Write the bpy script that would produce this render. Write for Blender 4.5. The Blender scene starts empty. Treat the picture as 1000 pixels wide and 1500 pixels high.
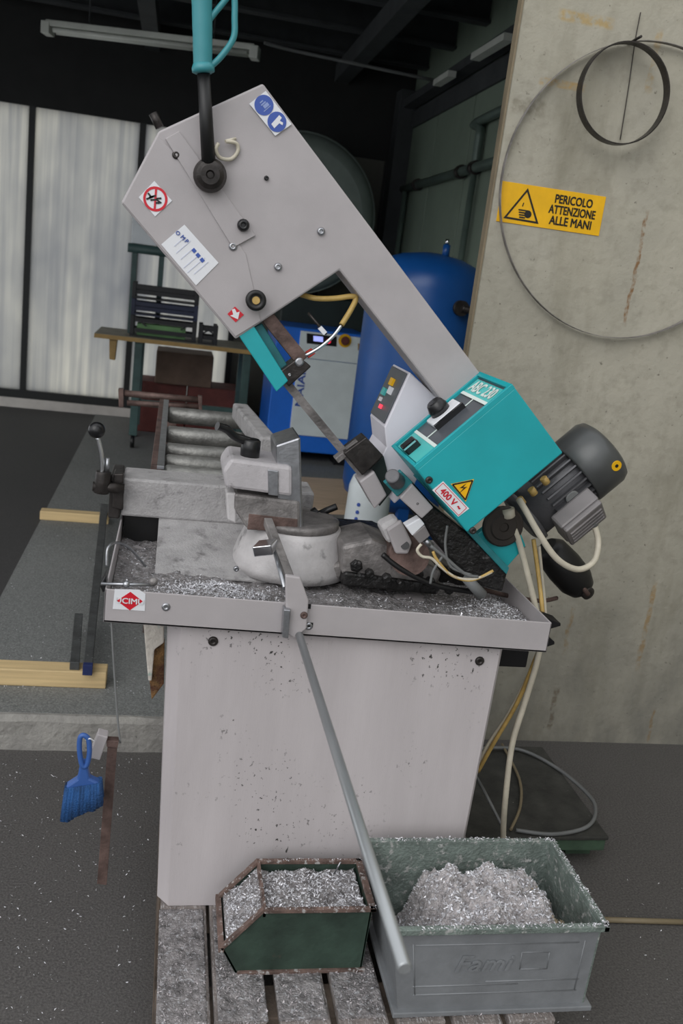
import bpy, bmesh, math, random
from mathutils import Vector, Matrix, noise

# ------------------------------------------------------------------ camera
F = 1322.0          # focal length in pixels of the 1000 x 1500 frame
CAM = Vector((0, 0, 1.6))
_d = Vector((-650, 5050, F)).normalized()            # world down, in camera axes (x right, y down, z forward)
_y = Vector((-238, -377, F)); _y = (_y - _d * _y.dot(_d)).normalized()
_u = -_d
_x = _y.cross(_u)
if _x.x < 0: _x = -_x
ROWS = Matrix((_x, _y, _u))                          # world = ROWS @ camera vector

def ray(px, py): return ROWS @ Vector((px - 500, py - 750, F))
def P(px, py, Y):
    r = ray(px, py); return CAM + r * (Y / r.y)
def PZ(px, py, Z):
    r = ray(px, py); return CAM + r * ((Z - CAM.z) / r.z)
def PX(px, py, X):
    r = ray(px, py); return CAM + r * (X / r.x)

scene = bpy.context.scene
col = scene.collection
cd = bpy.data.cameras.new('camera'); cam = bpy.data.objects.new('camera', cd); col.objects.link(cam)
cd.sensor_fit = 'VERTICAL'; cd.sensor_height = 36; cd.sensor_width = 24; cd.lens = F / 1500 * 36
cd.clip_start = 0.05
right = ROWS @ Vector((1, 0, 0)); up = ROWS @ Vector((0, -1, 0)); back = ROWS @ Vector((0, 0, -1))
m = Matrix((right, up, back)).transposed().to_4x4(); m.translation = CAM
cam.matrix_world = m
cd.dof.use_dof = True; cd.dof.focus_distance = 2.15; cd.dof.aperture_fstop = 5.6
scene.camera = cam

# ------------------------------------------------------------------ light
world = bpy.data.worlds.new('overcast'); scene.world = world; world.use_nodes = True
bg = world.node_tree.nodes['Background']
bg.inputs[0].default_value = (0.95, 0.97, 1.0, 1); bg.inputs[1].default_value = 1.1
sl = bpy.data.lights.new('sun', 'SUN'); sun = bpy.data.objects.new('sun', sl); col.objects.link(sun)
sl.energy = 0.9; sl.angle = math.radians(45); sl.color = (1, 0.97, 0.95)
sun.rotation_euler = Vector((0.55, 0.72, -0.62)).to_track_quat('-Z', 'Y').to_euler()
vs = scene.view_settings
vs.view_transform = 'Standard'; vs.look = 'None'; vs.gamma = 1; vs.use_curve_mapping = False
vs.exposure = 0.1

# ------------------------------------------------------------------ materials
def srgb(r, g, b):
    def f(c):
        c /= 255
        return c / 12.92 if c <= 0.04045 else ((c + 0.055) / 1.055) ** 2.4
    return (f(r), f(g), f(b), 1)

class NT:
    def __init__(s, name):
        s.m = bpy.data.materials.new(name); s.m.use_nodes = True
        s.t = s.m.node_tree; s.b = s.t.nodes['Principled BSDF']; s.tc = s.t.nodes.new('ShaderNodeTexCoord')
    def n(s, typ, **kw):
        o = s.t.nodes.new('ShaderNode' + typ)
        for k, v in kw.items(): setattr(o, k, v)
        return o
    def l(s, a, b): s.t.links.new(a, b)
    def coord(s, scale=(1, 1, 1), loc=(0, 0, 0)):
        mp = s.n('Mapping'); s.l(s.tc.outputs['Object'], mp.inputs[0])
        mp.inputs['Scale'].default_value = scale; mp.inputs['Location'].default_value = loc
        return mp.outputs[0]
    def noise(s, scale, detail=4, stretch=(1, 1, 1), rough=0.6, loc=(0, 0, 0)):
        o = s.n('TexNoise'); s.l(s.coord(stretch, loc), o.inputs['Vector'])
        o.inputs['Scale'].default_value = scale; o.inputs['Detail'].default_value = detail
        o.inputs['Roughness'].default_value = rough
        return o.outputs[0]
    def ramp(s, fac, lo, hi, inv=False):
        o = s.n('MapRange'); s.l(fac, o.inputs[0])
        o.inputs[1].default_value = lo; o.inputs[2].default_value = hi
        o.inputs[3].default_value = 1 if inv else 0; o.inputs[4].default_value = 0 if inv else 1
        return o.outputs[0]
    def math(s, op, a, b):
        o = s.n('Math', operation=op)
        for i, v in enumerate((a, b)):
            if isinstance(v, (int, float)): o.inputs[i].default_value = v
            else: s.l(v, o.inputs[i])
        return o.outputs[0]
    def mix(s, fac, a, b):
        o = s.n('Mix', data_type='RGBA')
        if isinstance(fac, (int, float)): o.inputs[0].default_value = fac
        else: s.l(fac, o.inputs[0])
        for i, v in ((6, a), (7, b)):
            if isinstance(v, tuple): o.inputs[i].default_value = v
            else: s.l(v, o.inputs[i])
        return o.outputs[2]
    def bump(s, h, strength, dist=0.01):
        o = s.n('Bump'); s.l(h, o.inputs['Height'])
        o.inputs['Strength'].default_value = strength; o.inputs['Distance'].default_value = dist
        s.l(o.outputs[0], s.b.inputs['Normal'])
    def base(s, c):
        if isinstance(c, tuple): s.b.inputs['Base Color'].default_value = c
        else: s.l(c, s.b.inputs['Base Color'])

MATS = {}
def mat(name, c, rough=0.5, metal=0.0, var=0.12, vs=6, bump=0.0, bs=120, spots=None, stretch=(1, 1, 1)):
    """painted or bare surface: colour with mottling, optional chips or dirt spots, fine relief"""
    if name in MATS: return MATS[name]
    t = NT(name); c = srgb(*c)
    dark = tuple(x * (1 - var * 2.2) for x in c[:3]) + (1,)
    lite = tuple(min(1, x * (1 + var)) for x in c[:3]) + (1,)
    colr = t.mix(t.ramp(t.noise(vs, 6, stretch), 0.3, 0.7), dark, lite)
    if spots:
        sc, lo, hi, s_scale = spots
        f = t.ramp(t.noise(s_scale, 5, stretch, 0.65, (3, 1, 2)), lo, hi)
        colr = t.mix(f, colr, srgb(*sc))
    t.base(colr)
    t.b.inputs['Roughness'].default_value = rough; t.b.inputs['Metallic'].default_value = metal
    if bump: t.bump(t.noise(bs, 3), bump)
    MATS[name] = t.m
    return t.m

GREY = (173, 168, 169)
mat('machine_paint', GREY, 0.45, var=0.04, vs=9, bump=0.05, bs=400)
mat('swarfy_paint', (168, 166, 166), 0.6, var=0.10, vs=25, bump=0.35, bs=160, spots=((110, 108, 108), 0.56, 0.7, 18))
mat('pale_paint', (194, 191, 191), 0.55, var=0.1, vs=14, bump=0.15, bs=140, spots=((126, 124, 124), 0.6, 0.72, 16))
mat('teal', (28, 165, 172), 0.42, var=0.05, vs=8)
mat('teal_dark', (38, 122, 128), 0.5, var=0.15, vs=10)
mat('grip_teal', (58, 140, 148), 0.4, var=0.06)
mat('black_plastic', (24, 24, 26), 0.3, var=0.1)
mat('black_rubber', (20, 20, 21), 0.45, var=0.2, vs=12)
mat('dark_steel', (62, 58, 56), 0.38, 0.55, var=0.25, vs=30, bump=0.1)
mat('oily_black', (34, 33, 33), 0.4, 0.1, var=0.4, vs=25, bump=0.5, bs=70, spots=((120, 118, 118), 0.62, 0.75, 40))
mat('steel', (170, 172, 176), 0.3, 0.9, var=0.12, vs=40, bump=0.05)
mat('rod_steel', (176, 180, 182), 0.35, 0.6, var=0.12, vs=30, stretch=(1, 0.1, 1))
mat('chrome', (215, 218, 222), 0.15, 1.0, var=0.05)
mat('roller_steel', (136, 136, 132), 0.42, 0.45, var=0.18, vs=22, bump=0.25, bs=90)
mat('cast_metal', (140, 136, 134), 0.5, 0.35, var=0.25, vs=20, bump=0.3, bs=80)
mat('rust_steel', (112, 92, 86), 0.6, 0.4, var=0.3, vs=20, bump=0.2)
mat('bar_steel', (84, 86, 86), 0.5, 0.4, var=0.2, vs=20, bump=0.2, spots=((170, 172, 172), 0.66, 0.72, 60))
mat('motor_grey', (92, 92, 95), 0.45, 0.25, var=0.12, vs=15, bump=0.1)
mat('motor_cowl', (82, 84, 84), 0.35, 0.35, var=0.08, vs=10)
mat('terminal_grey', (128, 124, 124), 0.45, 0.2, var=0.1)
mat('cream_cable', (205, 198, 180), 0.5, var=0.08, vs=20)
mat('yellow_cable', (196, 164, 96), 0.5, var=0.12, vs=30)
mat('grey_cable', (110, 112, 112), 0.5, var=0.15)
mat('tan_hose', (192, 162, 92), 0.45, var=0.12, vs=30)
mat('white_label', (226, 228, 232), 0.35, var=0.02)
mat('red_print', (205, 24, 44), 0.4, var=0.02)
mat('blue_print', (58, 88, 170), 0.4, var=0.04)
mat('pale_blue_print', (140, 158, 205), 0.4, var=0.04)
mat('black_print', (22, 22, 20), 0.4, var=0.02)
mat('yellow_sign', (238, 182, 8), 0.45, var=0.06, vs=12)
mat('lettering_white', (220, 232, 226), 0.4, var=0.02)
mat('panel_grey', (84, 88, 94), 0.35, 0.2, var=0.08)
mat('panel_teal', (80, 190, 186), 0.4, var=0.04)
mat('red_plastic', (190, 46, 30), 0.4, var=0.1)
mat('brush_blue', (54, 92, 158), 0.4, var=0.08)
mat('bristle_blue', (30, 82, 140), 0.7, var=0.35, vs=60, stretch=(1, 1, 0.1), bump=0.6, bs=300)
mat('pine', (212, 186, 138), 0.65, var=0.12, vs=6, stretch=(0.3, 8, 8), bump=0.1)
mat('old_plank', (134, 126, 122), 0.8, var=0.22, vs=14, stretch=(3, 0.6, 3), bump=0.5, bs=150, spots=((186, 184, 184), 0.54, 0.66, 90))
mat('stringer_wood', (96, 84, 74), 0.8, var=0.3, vs=12, bump=0.3)
mat('bin_grey', (128, 131, 134), 0.5, 0.1, var=0.1, vs=12, bump=0.12, bs=60, spots=((112, 84, 66), 0.7, 0.74, 12))
mat('bin_inside', (118, 130, 124), 0.6, 0.1, var=0.2, vs=14, bump=0.5, bs=120, spots=((176, 176, 174), 0.55, 0.66, 60))
mat('bin_green', (52, 70, 60), 0.6, 0.05, var=0.25, vs=10, bump=0.2, bs=60, spots=((86, 66, 56), 0.66, 0.74, 14))
mat('bin_rim', (112, 92, 84), 0.7, 0.1, var=0.3, vs=30, bump=0.3, spots=((170, 166, 164), 0.56, 0.62, 80))
mat('swarf', (214, 208, 208), 0.5, 0.12, var=0.28, vs=90, bump=0.9, bs=260)
mat('swarf_dark', (146, 142, 142), 0.55, 0.1, var=0.3, vs=60, bump=0.8, bs=200, spots=((190, 190, 194), 0.56, 0.64, 130))
mat('chip', (226, 226, 230), 0.3, 0.45, var=0.05)
mat('sand_chip', (202, 186, 158), 0.7, var=0.2, vs=80, bump=0.6)
mat('platform_green', (62, 84, 66), 0.7, var=0.25, vs=10)
mat('platform_top', (58, 58, 54), 0.8, var=0.25, vs=14, bump=0.3, spots=((130, 128, 124), 0.68, 0.72, 90))
mat('compressor_white', (222, 232, 234), 0.5, var=0.04)
mat('compressor_blue', (30, 112, 220), 0.45, var=0.06)
mat('tank_blue', (20, 80, 150), 0.35, var=0.08, vs=4)
mat('tank_grey', (126, 138, 132), 0.5, var=0.08)
mat('dark_green_metal', (34, 48, 46), 0.5, var=0.15)
mat('bench_green', (58, 84, 82), 0.5, var=0.2)
mat('bench_wood', (140, 136, 118), 0.6, var=0.15, vs=8)
mat('bench_edge', (168, 138, 84), 0.6, var=0.15)
mat('crate_black', (26, 28, 32), 0.5, var=0.15)
mat('crate_navy', (26, 36, 66), 0.5, var=0.15)
mat('box_green', (106, 152, 96), 0.5, var=0.1)
mat('box_red', (104, 50, 44), 0.7, var=0.2)
mat('box_brown', (112, 92, 78), 0.8, var=0.15)
mat('white_plastic', (222, 228, 232), 0.4, var=0.04)
mat('canister', (216, 224, 226), 0.35, var=0.04)
mat('plywood', (196, 172, 146), 0.65, var=0.08, vs=5, stretch=(1, 6, 6))
mat('rail_green', (44, 58, 54), 0.5, var=0.15)
mat('mullion', (18, 22, 22), 0.5, var=0.1)
mat('ceiling_dark', (84, 86, 86), 0.8, var=0.15)
mat('beam_dark', (58, 62, 64), 0.7, var=0.15)
mat('fixture_white', (196, 200, 192), 0.4, var=0.06)
mat('side_panel', (118, 132, 118), 0.55, var=0.06, vs=3)
mat('pipe_green', (96, 112, 104), 0.4, 0.2, var=0.1)
mat('opaque_panel', (96, 96, 88), 0.6, var=0.1, vs=3)
mat('rag', (206, 200, 190), 0.8, var=0.12, vs=20, bump=0.8, bs=40, spots=((140, 168, 160), 0.6, 0.68, 14))
mat('honeycomb', (150, 112, 66), 0.7, var=0.4, vs=20, bump=0.8, bs=220, spots=((76, 40, 26), 0.55, 0.65, 9))
mat('blue_paint', (28, 42, 92), 0.6, var=0.1)
mat('boss_brown', (66, 60, 56), 0.5, 0.3, var=0.2)
mat('tan_dull', (128, 116, 92), 0.6, var=0.15)
mat('pale_skirting', (204, 200, 194), 0.8, var=0.1, vs=4)
mat('vice_paint', (182, 178, 180), 0.5, var=0.08, vs=12, bump=0.15, bs=120, spots=((116, 112, 112), 0.66, 0.74, 22))
mat('dull_chip', (188, 182, 184), 0.5, 0.15, var=0.1)
mat('soffit_black', (34, 35, 35), 0.8, var=0.1)
mat('edge_rust', (128, 116, 94), 0.7, 0.1, var=0.25, vs=8, stretch=(1, 1, .3))
mat('faint_print', (204, 209, 226), 0.4, var=0.02)
mat('tie_grey', (120, 122, 122), 0.5, var=0.1)

# floor of the yard: dark asphalt-like concrete
def floor_mat(name, c1, c2, fleck=True):
    t = NT(name)
    a = t.mix(t.ramp(t.noise(1.6, 6), 0.3, 0.7), srgb(*c1), srgb(*c2))
    g = t.noise(170, 3)
    a = t.mix(t.ramp(g, 0.35, 0.75), a, srgb(*[min(255, int(x * 1.35)) for x in c2]))
    t.base(a); t.b.inputs['Roughness'].default_value = 0.72
    t.bump(g, 0.5, 0.004)
    MATS[name] = t.m
floor_mat('asphalt', (62, 60, 59), (76, 74, 72))
floor_mat('inner_concrete', (84, 87, 86), (106, 108, 106))
floor_mat('dark_mat', (44, 44, 44), (54, 53, 53))

def kerb_mat():
    t = NT('kerb_concrete')
    a = t.mix(t.ramp(t.noise(7, 7), 0.35, 0.7), srgb(126, 124, 120), srgb(158, 156, 150))
    a = t.mix(t.ramp(t.noise(30, 5, loc=(4, 4, 1)), 0.64, 0.72), a, srgb(72, 68, 64))
    t.base(a); t.b.inputs['Roughness'].default_value = 0.85; t.bump(t.noise(50, 6), 0.7, 0.01)
    MATS['kerb_concrete'] = t.m
kerb_mat()

def wall_mat():
    t = NT('wall_concrete')
    a = t.mix(t.ramp(t.noise(2.2, 8), 0.3, 0.72), srgb(152, 149, 136), srgb(176, 172, 158))
    a = t.mix(t.ramp(t.noise(5, 6, (1, 1, 0.25), loc=(7, 0, 3)), 0.56, 0.8), a, srgb(132, 128, 112))
    a = t.mix(t.ramp(t.noise(60, 4), 0.66, 0.74), a, srgb(106, 102, 92))
    a = t.mix(t.math('MULTIPLY', t.ramp(t.noise(22, 6, loc=(5, 0, 1)), .5, .72), .4), a, srgb(128, 124, 110))
    a = t.mix(t.math('MULTIPLY', t.ramp(t.noise(1.3, 4, loc=(9, 0, 4)), .5, .75), .45), a, srgb(196, 190, 170))
    sep = t.n('SeparateXYZ'); t.l(t.tc.outputs['Object'], sep.inputs[0])
    wob = t.math('MULTIPLY', t.math('SUBTRACT', t.noise(14, 4), 0.5), 0.03)
    xx = t.math('ADD', sep.outputs[0], wob); zz = sep.outputs[2]
    grain = t.ramp(t.noise(45, 5, loc=(1, 5, 2)), 0.36, 0.6)
    Yw = 2.88
    def streak(a, p0, p1, w, c, k):
        A = P(*p0, Yw); Bp = P(*p1, Yw)
        x0, x1 = (A.x, Bp.x); z1, z0 = max(A.z, Bp.z), min(A.z, Bp.z)
        horiz = abs(A.x - Bp.x) > abs(A.z - Bp.z)
        if horiz:
            d = t.math('ABSOLUTE', t.math('SUBTRACT', zz, (A.z + Bp.z) / 2), 0)
            e = t.math('ABSOLUTE', t.math('SUBTRACT', xx, (A.x + Bp.x) / 2), 0); h = abs(A.x - Bp.x) / 2
        else:
            d = t.math('ABSOLUTE', t.math('SUBTRACT', xx, (A.x + Bp.x) / 2), 0)
            e = t.math('ABSOLUTE', t.math('SUBTRACT', zz, (z0 + z1) / 2), 0); h = (z1 - z0) / 2
        f = t.math('MULTIPLY', t.ramp(d, w * 0.5, w, True), t.ramp(e, h * 0.8, h, True))
        f = t.math('MULTIPLY', t.math('MULTIPLY', f, grain), k)
        return t.mix(f, a, srgb(*c))
    rust = (150, 118, 62)
    for p0, p1, w, c, k in [((943, 305), (918, 480), 0.008, (128, 92, 52), 0.9), ((962, 850), (930, 985), 0.012, rust, 0.7),
                         ((842, 888), (822, 960), 0.01, rust, 0.7), ((818, 1000), (803, 1070), 0.012, (104, 86, 62), 0.8), ((960, 1038), (946, 1088), 0.008, rust, 0.8),
                         ((815, 18), (900, 38), 0.02, (176, 148, 88), 0.7), ((790, 118), (860, 130), 0.014, (170, 138, 76), 0.8),
                         ((962, 40), (955, 140), 0.014, (170, 140, 84), 0.5), ((745, 150), (800, 162), 0.03, (122, 116, 100), 0.6)]:
        a = streak(a, p0, p1, w, c, k)
    grime_shade = t.math('MULTIPLY', t.ramp(t.math('ADD', zz, t.math('MULTIPLY', t.noise(2.5, 5, loc=(2, 2, 8)), .9)), .55, 1.25, True), t.ramp(t.noise(7, 6, (1, 1, .5)), .15, .6))  # patchy dirt; also paints in the dimmer light at the wall foot
    a = t.mix(t.math('MULTIPLY', grime_shade, .75), a, srgb(104, 103, 97))
    t.base(a); t.b.inputs['Roughness'].default_value = 0.88
    t.bump(t.noise(35, 8), 0.35, 0.01)
    MATS['wall_concrete'] = t.m
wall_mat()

def cabinet_mat():
    t = NT('cabinet_paint')
    a = t.mix(t.ramp(t.noise(5, 5, (2, 2, 0.3)), 0.3, 0.7), srgb(180, 174, 175), srgb(194, 188, 189))
    chips = t.ramp(t.noise(95, 3, (1.0, 1.0, 0.8)), 0.62, 0.66)
    where = t.ramp(t.noise(4.5, 3, (1, 1, 0.7), loc=(0.9, 0, 0.25)), 0.5, 0.62)
    a = t.mix(t.math('MULTIPLY', chips, where), a, srgb(62, 60, 58))
    t.base(a); t.b.inputs['Roughness'].default_value = 0.45
    t.bump(t.noise(60, 3, (6, 6, 0.6)), 0.06)
    MATS['cabinet_paint'] = t.m
cabinet_mat()

def polycarb():
    t = NT('ribbed_translucent')
    tr = t.n('BsdfTranslucent'); gl = t.n('BsdfGlossy'); ad = t.n('MixShader')
    st = t.noise(16, 4, (1, 1, 0.02)); patch = t.noise(1.1, 4, (1, 1, 0.5))
    f = t.math('MULTIPLY', t.ramp(st, 0.2, 0.62), t.ramp(patch, 0.25, 0.66))
    c = t.mix(f, (.40, .41, .43, 1), (.86, .84, .76, 1))
    t.l(c, tr.inputs[0]); gl.inputs[0].default_value = (0.5, 0.5, 0.5, 1); gl.inputs['Roughness'].default_value = 0.35
    w = t.n('TexWave', bands_direction='X'); t.l(t.coord(), w.inputs[0]); w.inputs['Scale'].default_value = 28
    bp = t.n('Bump'); t.l(w.outputs[1], bp.inputs['Height']); bp.inputs['Strength'].default_value = 0.3; bp.inputs['Distance'].default_value = 0.01
    t.l(bp.outputs[0], gl.inputs['Normal'])
    ad.inputs[0].default_value = 0.12
    t.l(tr.outputs[0], ad.inputs[1]); t.l(gl.outputs[0], ad.inputs[2])
    t.l(ad.outputs[0], t.t.nodes['Material Output'].inputs[0])
    MATS['ribbed_translucent'] = t.m
polycarb()

def emit(name, c, s):
    t = NT(name); t.b.inputs['Base Color'].default_value = srgb(*c)
    t.b.inputs['Emission Color'].default_value = srgb(*c); t.b.inputs['Emission Strength'].default_value = s
    MATS[name] = t.m
emit('lit_display', (170, 180, 255), 0.75); emit('lit_red', (255, 40, 70), 0.9); emit('led_red', (255, 70, 90), 0.8)

# ------------------------------------------------------------------ mesh helpers
class MB:
    def __init__(s): s.v = []; s.f = []; s.sm = []
    def add(s, vs, fs, smooth=False):
        o = len(s.v); s.v += [Vector(v) for v in vs]
        s.f += [tuple(i + o for i in f) for f in fs]; s.sm += [smooth] * len(fs); return s
    def box(s, a, b):
        x0, y0, z0 = a; x1, y1, z1 = b
        return s.hexa([(x0, y0, z0), (x1, y0, z0), (x1, y1, z0), (x0, y1, z0)], [(x0, y0, z1), (x1, y0, z1), (x1, y1, z1), (x0, y1, z1)])
    def hexa(s, lo, hi):
        n = len(lo)
        return s.add(list(lo) + list(hi), [tuple(range(n - 1, -1, -1)), tuple(range(n, 2 * n))] + [(i, (i + 1) % n, n + (i + 1) % n, n + i) for i in range(n)])
    def prism(s, poly, d):
        poly = [Vector(p) for p in poly]; d = Vector(d)
        return s.hexa(poly, [p + d for p in poly])
    def obox(s, c, ax, h):
        c = Vector(c); a, b, e = [Vector(q).normalized() * k for q, k in zip(ax, h)]
        return s.hexa([c - a - b - e, c + a - b - e, c + a + b - e, c - a + b - e], [c - a - b + e, c + a - b + e, c + a + b + e, c - a + b + e])
    def lathe(s, p0, axis, prof, n=24, smooth=True):
        p0 = Vector(p0); ax = Vector(axis).normalized()
        a = ax.orthogonal().normalized(); b = ax.cross(a)
        vs = []; fs = []
        for (h, r) in prof:
            for i in range(n):
                t = 2 * math.pi * i / n
                vs.append(p0 + ax * h + (a * math.cos(t) + b * math.sin(t)) * max(r, 1e-5))
        for j in range(len(prof) - 1):
            for i in range(n):
                fs.append((j * n + i, j * n + (i + 1) % n, (j + 1) * n + (i + 1) % n, (j + 1) * n + i))
        s.add(vs, fs, smooth)
        o = len(s.v) - len(vs)
        s.f += [tuple(o + i for i in range(n - 1, -1, -1)), tuple(o + (len(prof) - 1) * n + i for i in range(n))]; s.sm += [False, False]
        return s
    def cyl(s, p0, p1, r, r1=None, n=20, smooth=True):
        p0 = Vector(p0); p1 = Vector(p1)
        return s.lathe(p0, p1 - p0, [(0, r), ((p1 - p0).length, r if r1 is None else r1)], n, smooth)
    def sphere(s, c, r, n=20, k=10, sc=1.0, axis=(0, 0, 1)):
        ax = Vector(axis).normalized()
        return s.lathe(Vector(c) - ax * r * sc, ax, [(r * sc * (1 - math.cos(math.pi * j / k)), r * math.sin(math.pi * j / k)) for j in range(k + 1)], n)
    def tube(s, pts, r, n=10, sub=6, closed=False):
        pts = [Vector(p) for p in pts]
        if sub > 1 and len(pts) > 2:
            q = []
            m = len(pts)
            for i in range(m if closed else m - 1):
                if closed: a, b, c, d = pts[(i - 1) % m], pts[i], pts[(i + 1) % m], pts[(i + 2) % m]
                else: a, b, c, d = pts[max(i - 1, 0)], pts[i], pts[i + 1], pts[min(i + 2, m - 1)]
                for k in range(sub):
                    t = k / sub
                    q.append(0.5 * ((2 * b) + (c - a) * t + (2 * a - 5 * b + 4 * c - d) * t * t + (3 * b - a - 3 * c + d) * t ** 3))
            if not closed: q.append(pts[-1])
            pts = q
        m = len(pts); vs = []; fs = []
        prev = None
        for i, p in enumerate(pts):
            if closed: tg = pts[(i + 1) % m] - pts[i - 1]
            else: tg = pts[min(i + 1, m - 1)] - pts[max(i - 1, 0)]
            tg = tg.normalized() if tg.length > 0 else Vector((0, 0, 1))
            if prev is None: a = tg.orthogonal().normalized()
            else:
                a = prev - tg * prev.dot(tg); a = a.normalized() if a.length > 1e-6 else tg.orthogonal().normalized()
            prev = a; b = tg.cross(a)
            rr = r[i * (len(r) - 1) // max(1, m - 1)] if isinstance(r, list) else r
            for k in range(n):
                t = 2 * math.pi * k / n; vs.append(p + (a * math.cos(t) + b * math.sin(t)) * rr)
        for i in range(m if closed else m - 1):
            j = (i + 1) % m
            for k in range(n): fs.append((i * n + k, i * n + (k + 1) % n, j * n + (k + 1) % n, j * n + k))
        s.add(vs, fs, True)
        if not closed:
            o = len(s.v) - len(vs)
            s.f += [tuple(o + k for k in range(n - 1, -1, -1)), tuple(o + (m - 1) * n + k for k in range(n))]; s.sm += [False, False]
        return s
    def grid(s, x0, x1, y0, y1, nx, ny, fn, smooth=True, bottom=None):
        vs = [Vector((x0 + (x1 - x0) * i / nx, y0 + (y1 - y0) * j / ny, 0)) for j in range(ny + 1) for i in range(nx + 1)]
        for v in vs: v.z = fn(v.x, v.y)
        fs = [(j * (nx + 1) + i, j * (nx + 1) + i + 1, (j + 1) * (nx + 1) + i + 1, (j + 1) * (nx + 1) + i) for j in range(ny) for i in range(nx)]
        s.add(vs, fs, smooth)
        if bottom is not None:
            o = len(s.v) - len(vs)
            ring = [i for i in range(nx + 1)] + [(j) * (nx + 1) + nx for j in range(1, ny + 1)] + [ny * (nx + 1) + i for i in range(nx - 1, -1, -1)] + [j * (nx + 1) for j in range(ny - 1, 0, -1)]
            b0 = len(s.v); s.v += [Vector((s.v[o + i].x, s.v[o + i].y, bottom)) for i in ring]
            R = len(ring)
            for k in range(R): s.f.append((o + ring[k], b0 + k, b0 + (k + 1) % R, o + ring[(k + 1) % R])); s.sm.append(False)
            s.f.append(tuple(b0 + k for k in range(R))); s.sm.append(False)
        return s
    def build(s, name, material, parent=None, bevel=0, recalc=True):
        off = Vector((0, 0, 0))
        q = parent
        while q is not None: off += q.location; q = q.parent
        me = bpy.data.meshes.new(name)
        me.from_pydata([v - off for v in s.v], [], s.f)
        for p, k in zip(me.polygons, s.sm): p.use_smooth = k
        if recalc:
            bm = bmesh.new(); bm.from_mesh(me); bmesh.ops.recalc_face_normals(bm, faces=bm.faces); bm.to_mesh(me); bm.free()
        me.materials.append(MATS[material] if isinstance(material, str) else material)
        o = bpy.data.objects.new(name, me); col.objects.link(o); o.parent = parent
        if bevel:
            b = o.modifiers.new('bevel', 'BEVEL'); b.width = bevel; b.segments = 2; b.limit_method = 'ANGLE'; b.angle_limit = math.radians(35)
        return o

def tag(o, label=None, cat=None, group=None, kind=None):
    if label: o['label'] = label
    if cat: o['category'] = cat
    if group: o['group'] = group
    if kind: o['kind'] = kind
    return o
def thing(name, loc, label, cat, group=None):
    o = bpy.data.objects.new(name, None); col.objects.link(o); o.location = loc; o.empty_display_size = 0.1
    return tag(o, label, cat, group)
def structure(name, mb, material, bevel=0):
    o = mb.build(name, material, None, bevel); o['kind'] = 'structure'; return o
def box(name, a, b, material, parent=None, bevel=0): return MB().box(a, b).build(name, material, parent, bevel)
def lerp(a, b, t): return Vector(a) * (1 - t) + Vector(b) * t

def text(name, s, centre, right, upv, size, material, parent, width=None, bold=0.022):
    cu = bpy.data.curves.new('t', 'FONT'); cu.body = s; cu.align_x = 'CENTER'; cu.align_y = 'CENTER'; cu.size = 1; cu.extrude = 0; cu.resolution_u = 3
    tmp = bpy.data.objects.new('t', cu); col.objects.link(tmp)
    dg = bpy.context.evaluated_depsgraph_get()
    me = bpy.data.meshes.new_from_object(tmp.evaluated_get(dg))
    right = Vector(right).normalized(); upv = Vector(upv).normalized()
    xs = [v.co.x for v in me.vertices] or [0]; ys = [v.co.y for v in me.vertices]
    cx = (min(xs) + max(xs)) / 2; cy = (min(ys) + max(ys)) / 2
    kx = (width / (max(xs) - min(xs))) if width else size
    ky = size / (max(ys) - min(ys))
    if not width: kx = ky
    mb = MB()
    nrm_ = right.cross(upv).normalized()
    for k_, (sx_, sy_) in enumerate(((-1, -1), (1, -1), (1, 1), (-1, 1)) if bold > .01 else ((0, 0),)):
        mb.add([Vector(centre) + nrm_ * (k_ * .00035) + right * ((v.co.x - cx) * kx + sx_ * bold * ky) + upv * ((v.co.y - cy) * ky + sy_ * bold * ky) for v in me.vertices], [tuple(p.vertices) for p in me.polygons])
    bpy.data.objects.remove(tmp); bpy.data.curves.remove(cu); bpy.data.meshes.remove(me)
    o = mb.build(name, material, parent, recalc=False)
    return o

def scatter(mb, n, sampler, smin=0.0015, smax=0.005, seed=1, curl=False):
    rnd = random.Random(seed)
    for _ in range(n):
        p = sampler(rnd)
        if p is None: continue
        p = Vector(p); L = rnd.uniform(smin, smax); W = L * rnd.uniform(0.25, 0.6)
        a = Vector((rnd.uniform(-1, 1), rnd.uniform(-1, 1), rnd.uniform(-.45, .45))).normalized()
        b = a.cross(Vector((rnd.uniform(-.6, .6), rnd.uniform(-.6, .6), 1))).normalized()
        up_ = a.cross(b)
        if up_.z < 0: up_ = -up_
        p = p + Vector((0, 0, abs(a.z) * L + abs(b.z) * W))
        mb.add([p - a * L - b * W, p + b * -W * .6 + up_ * L * .3, p + a * L, p + b * W], [(0, 1, 2), (0, 2, 3)])
    return mb

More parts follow.
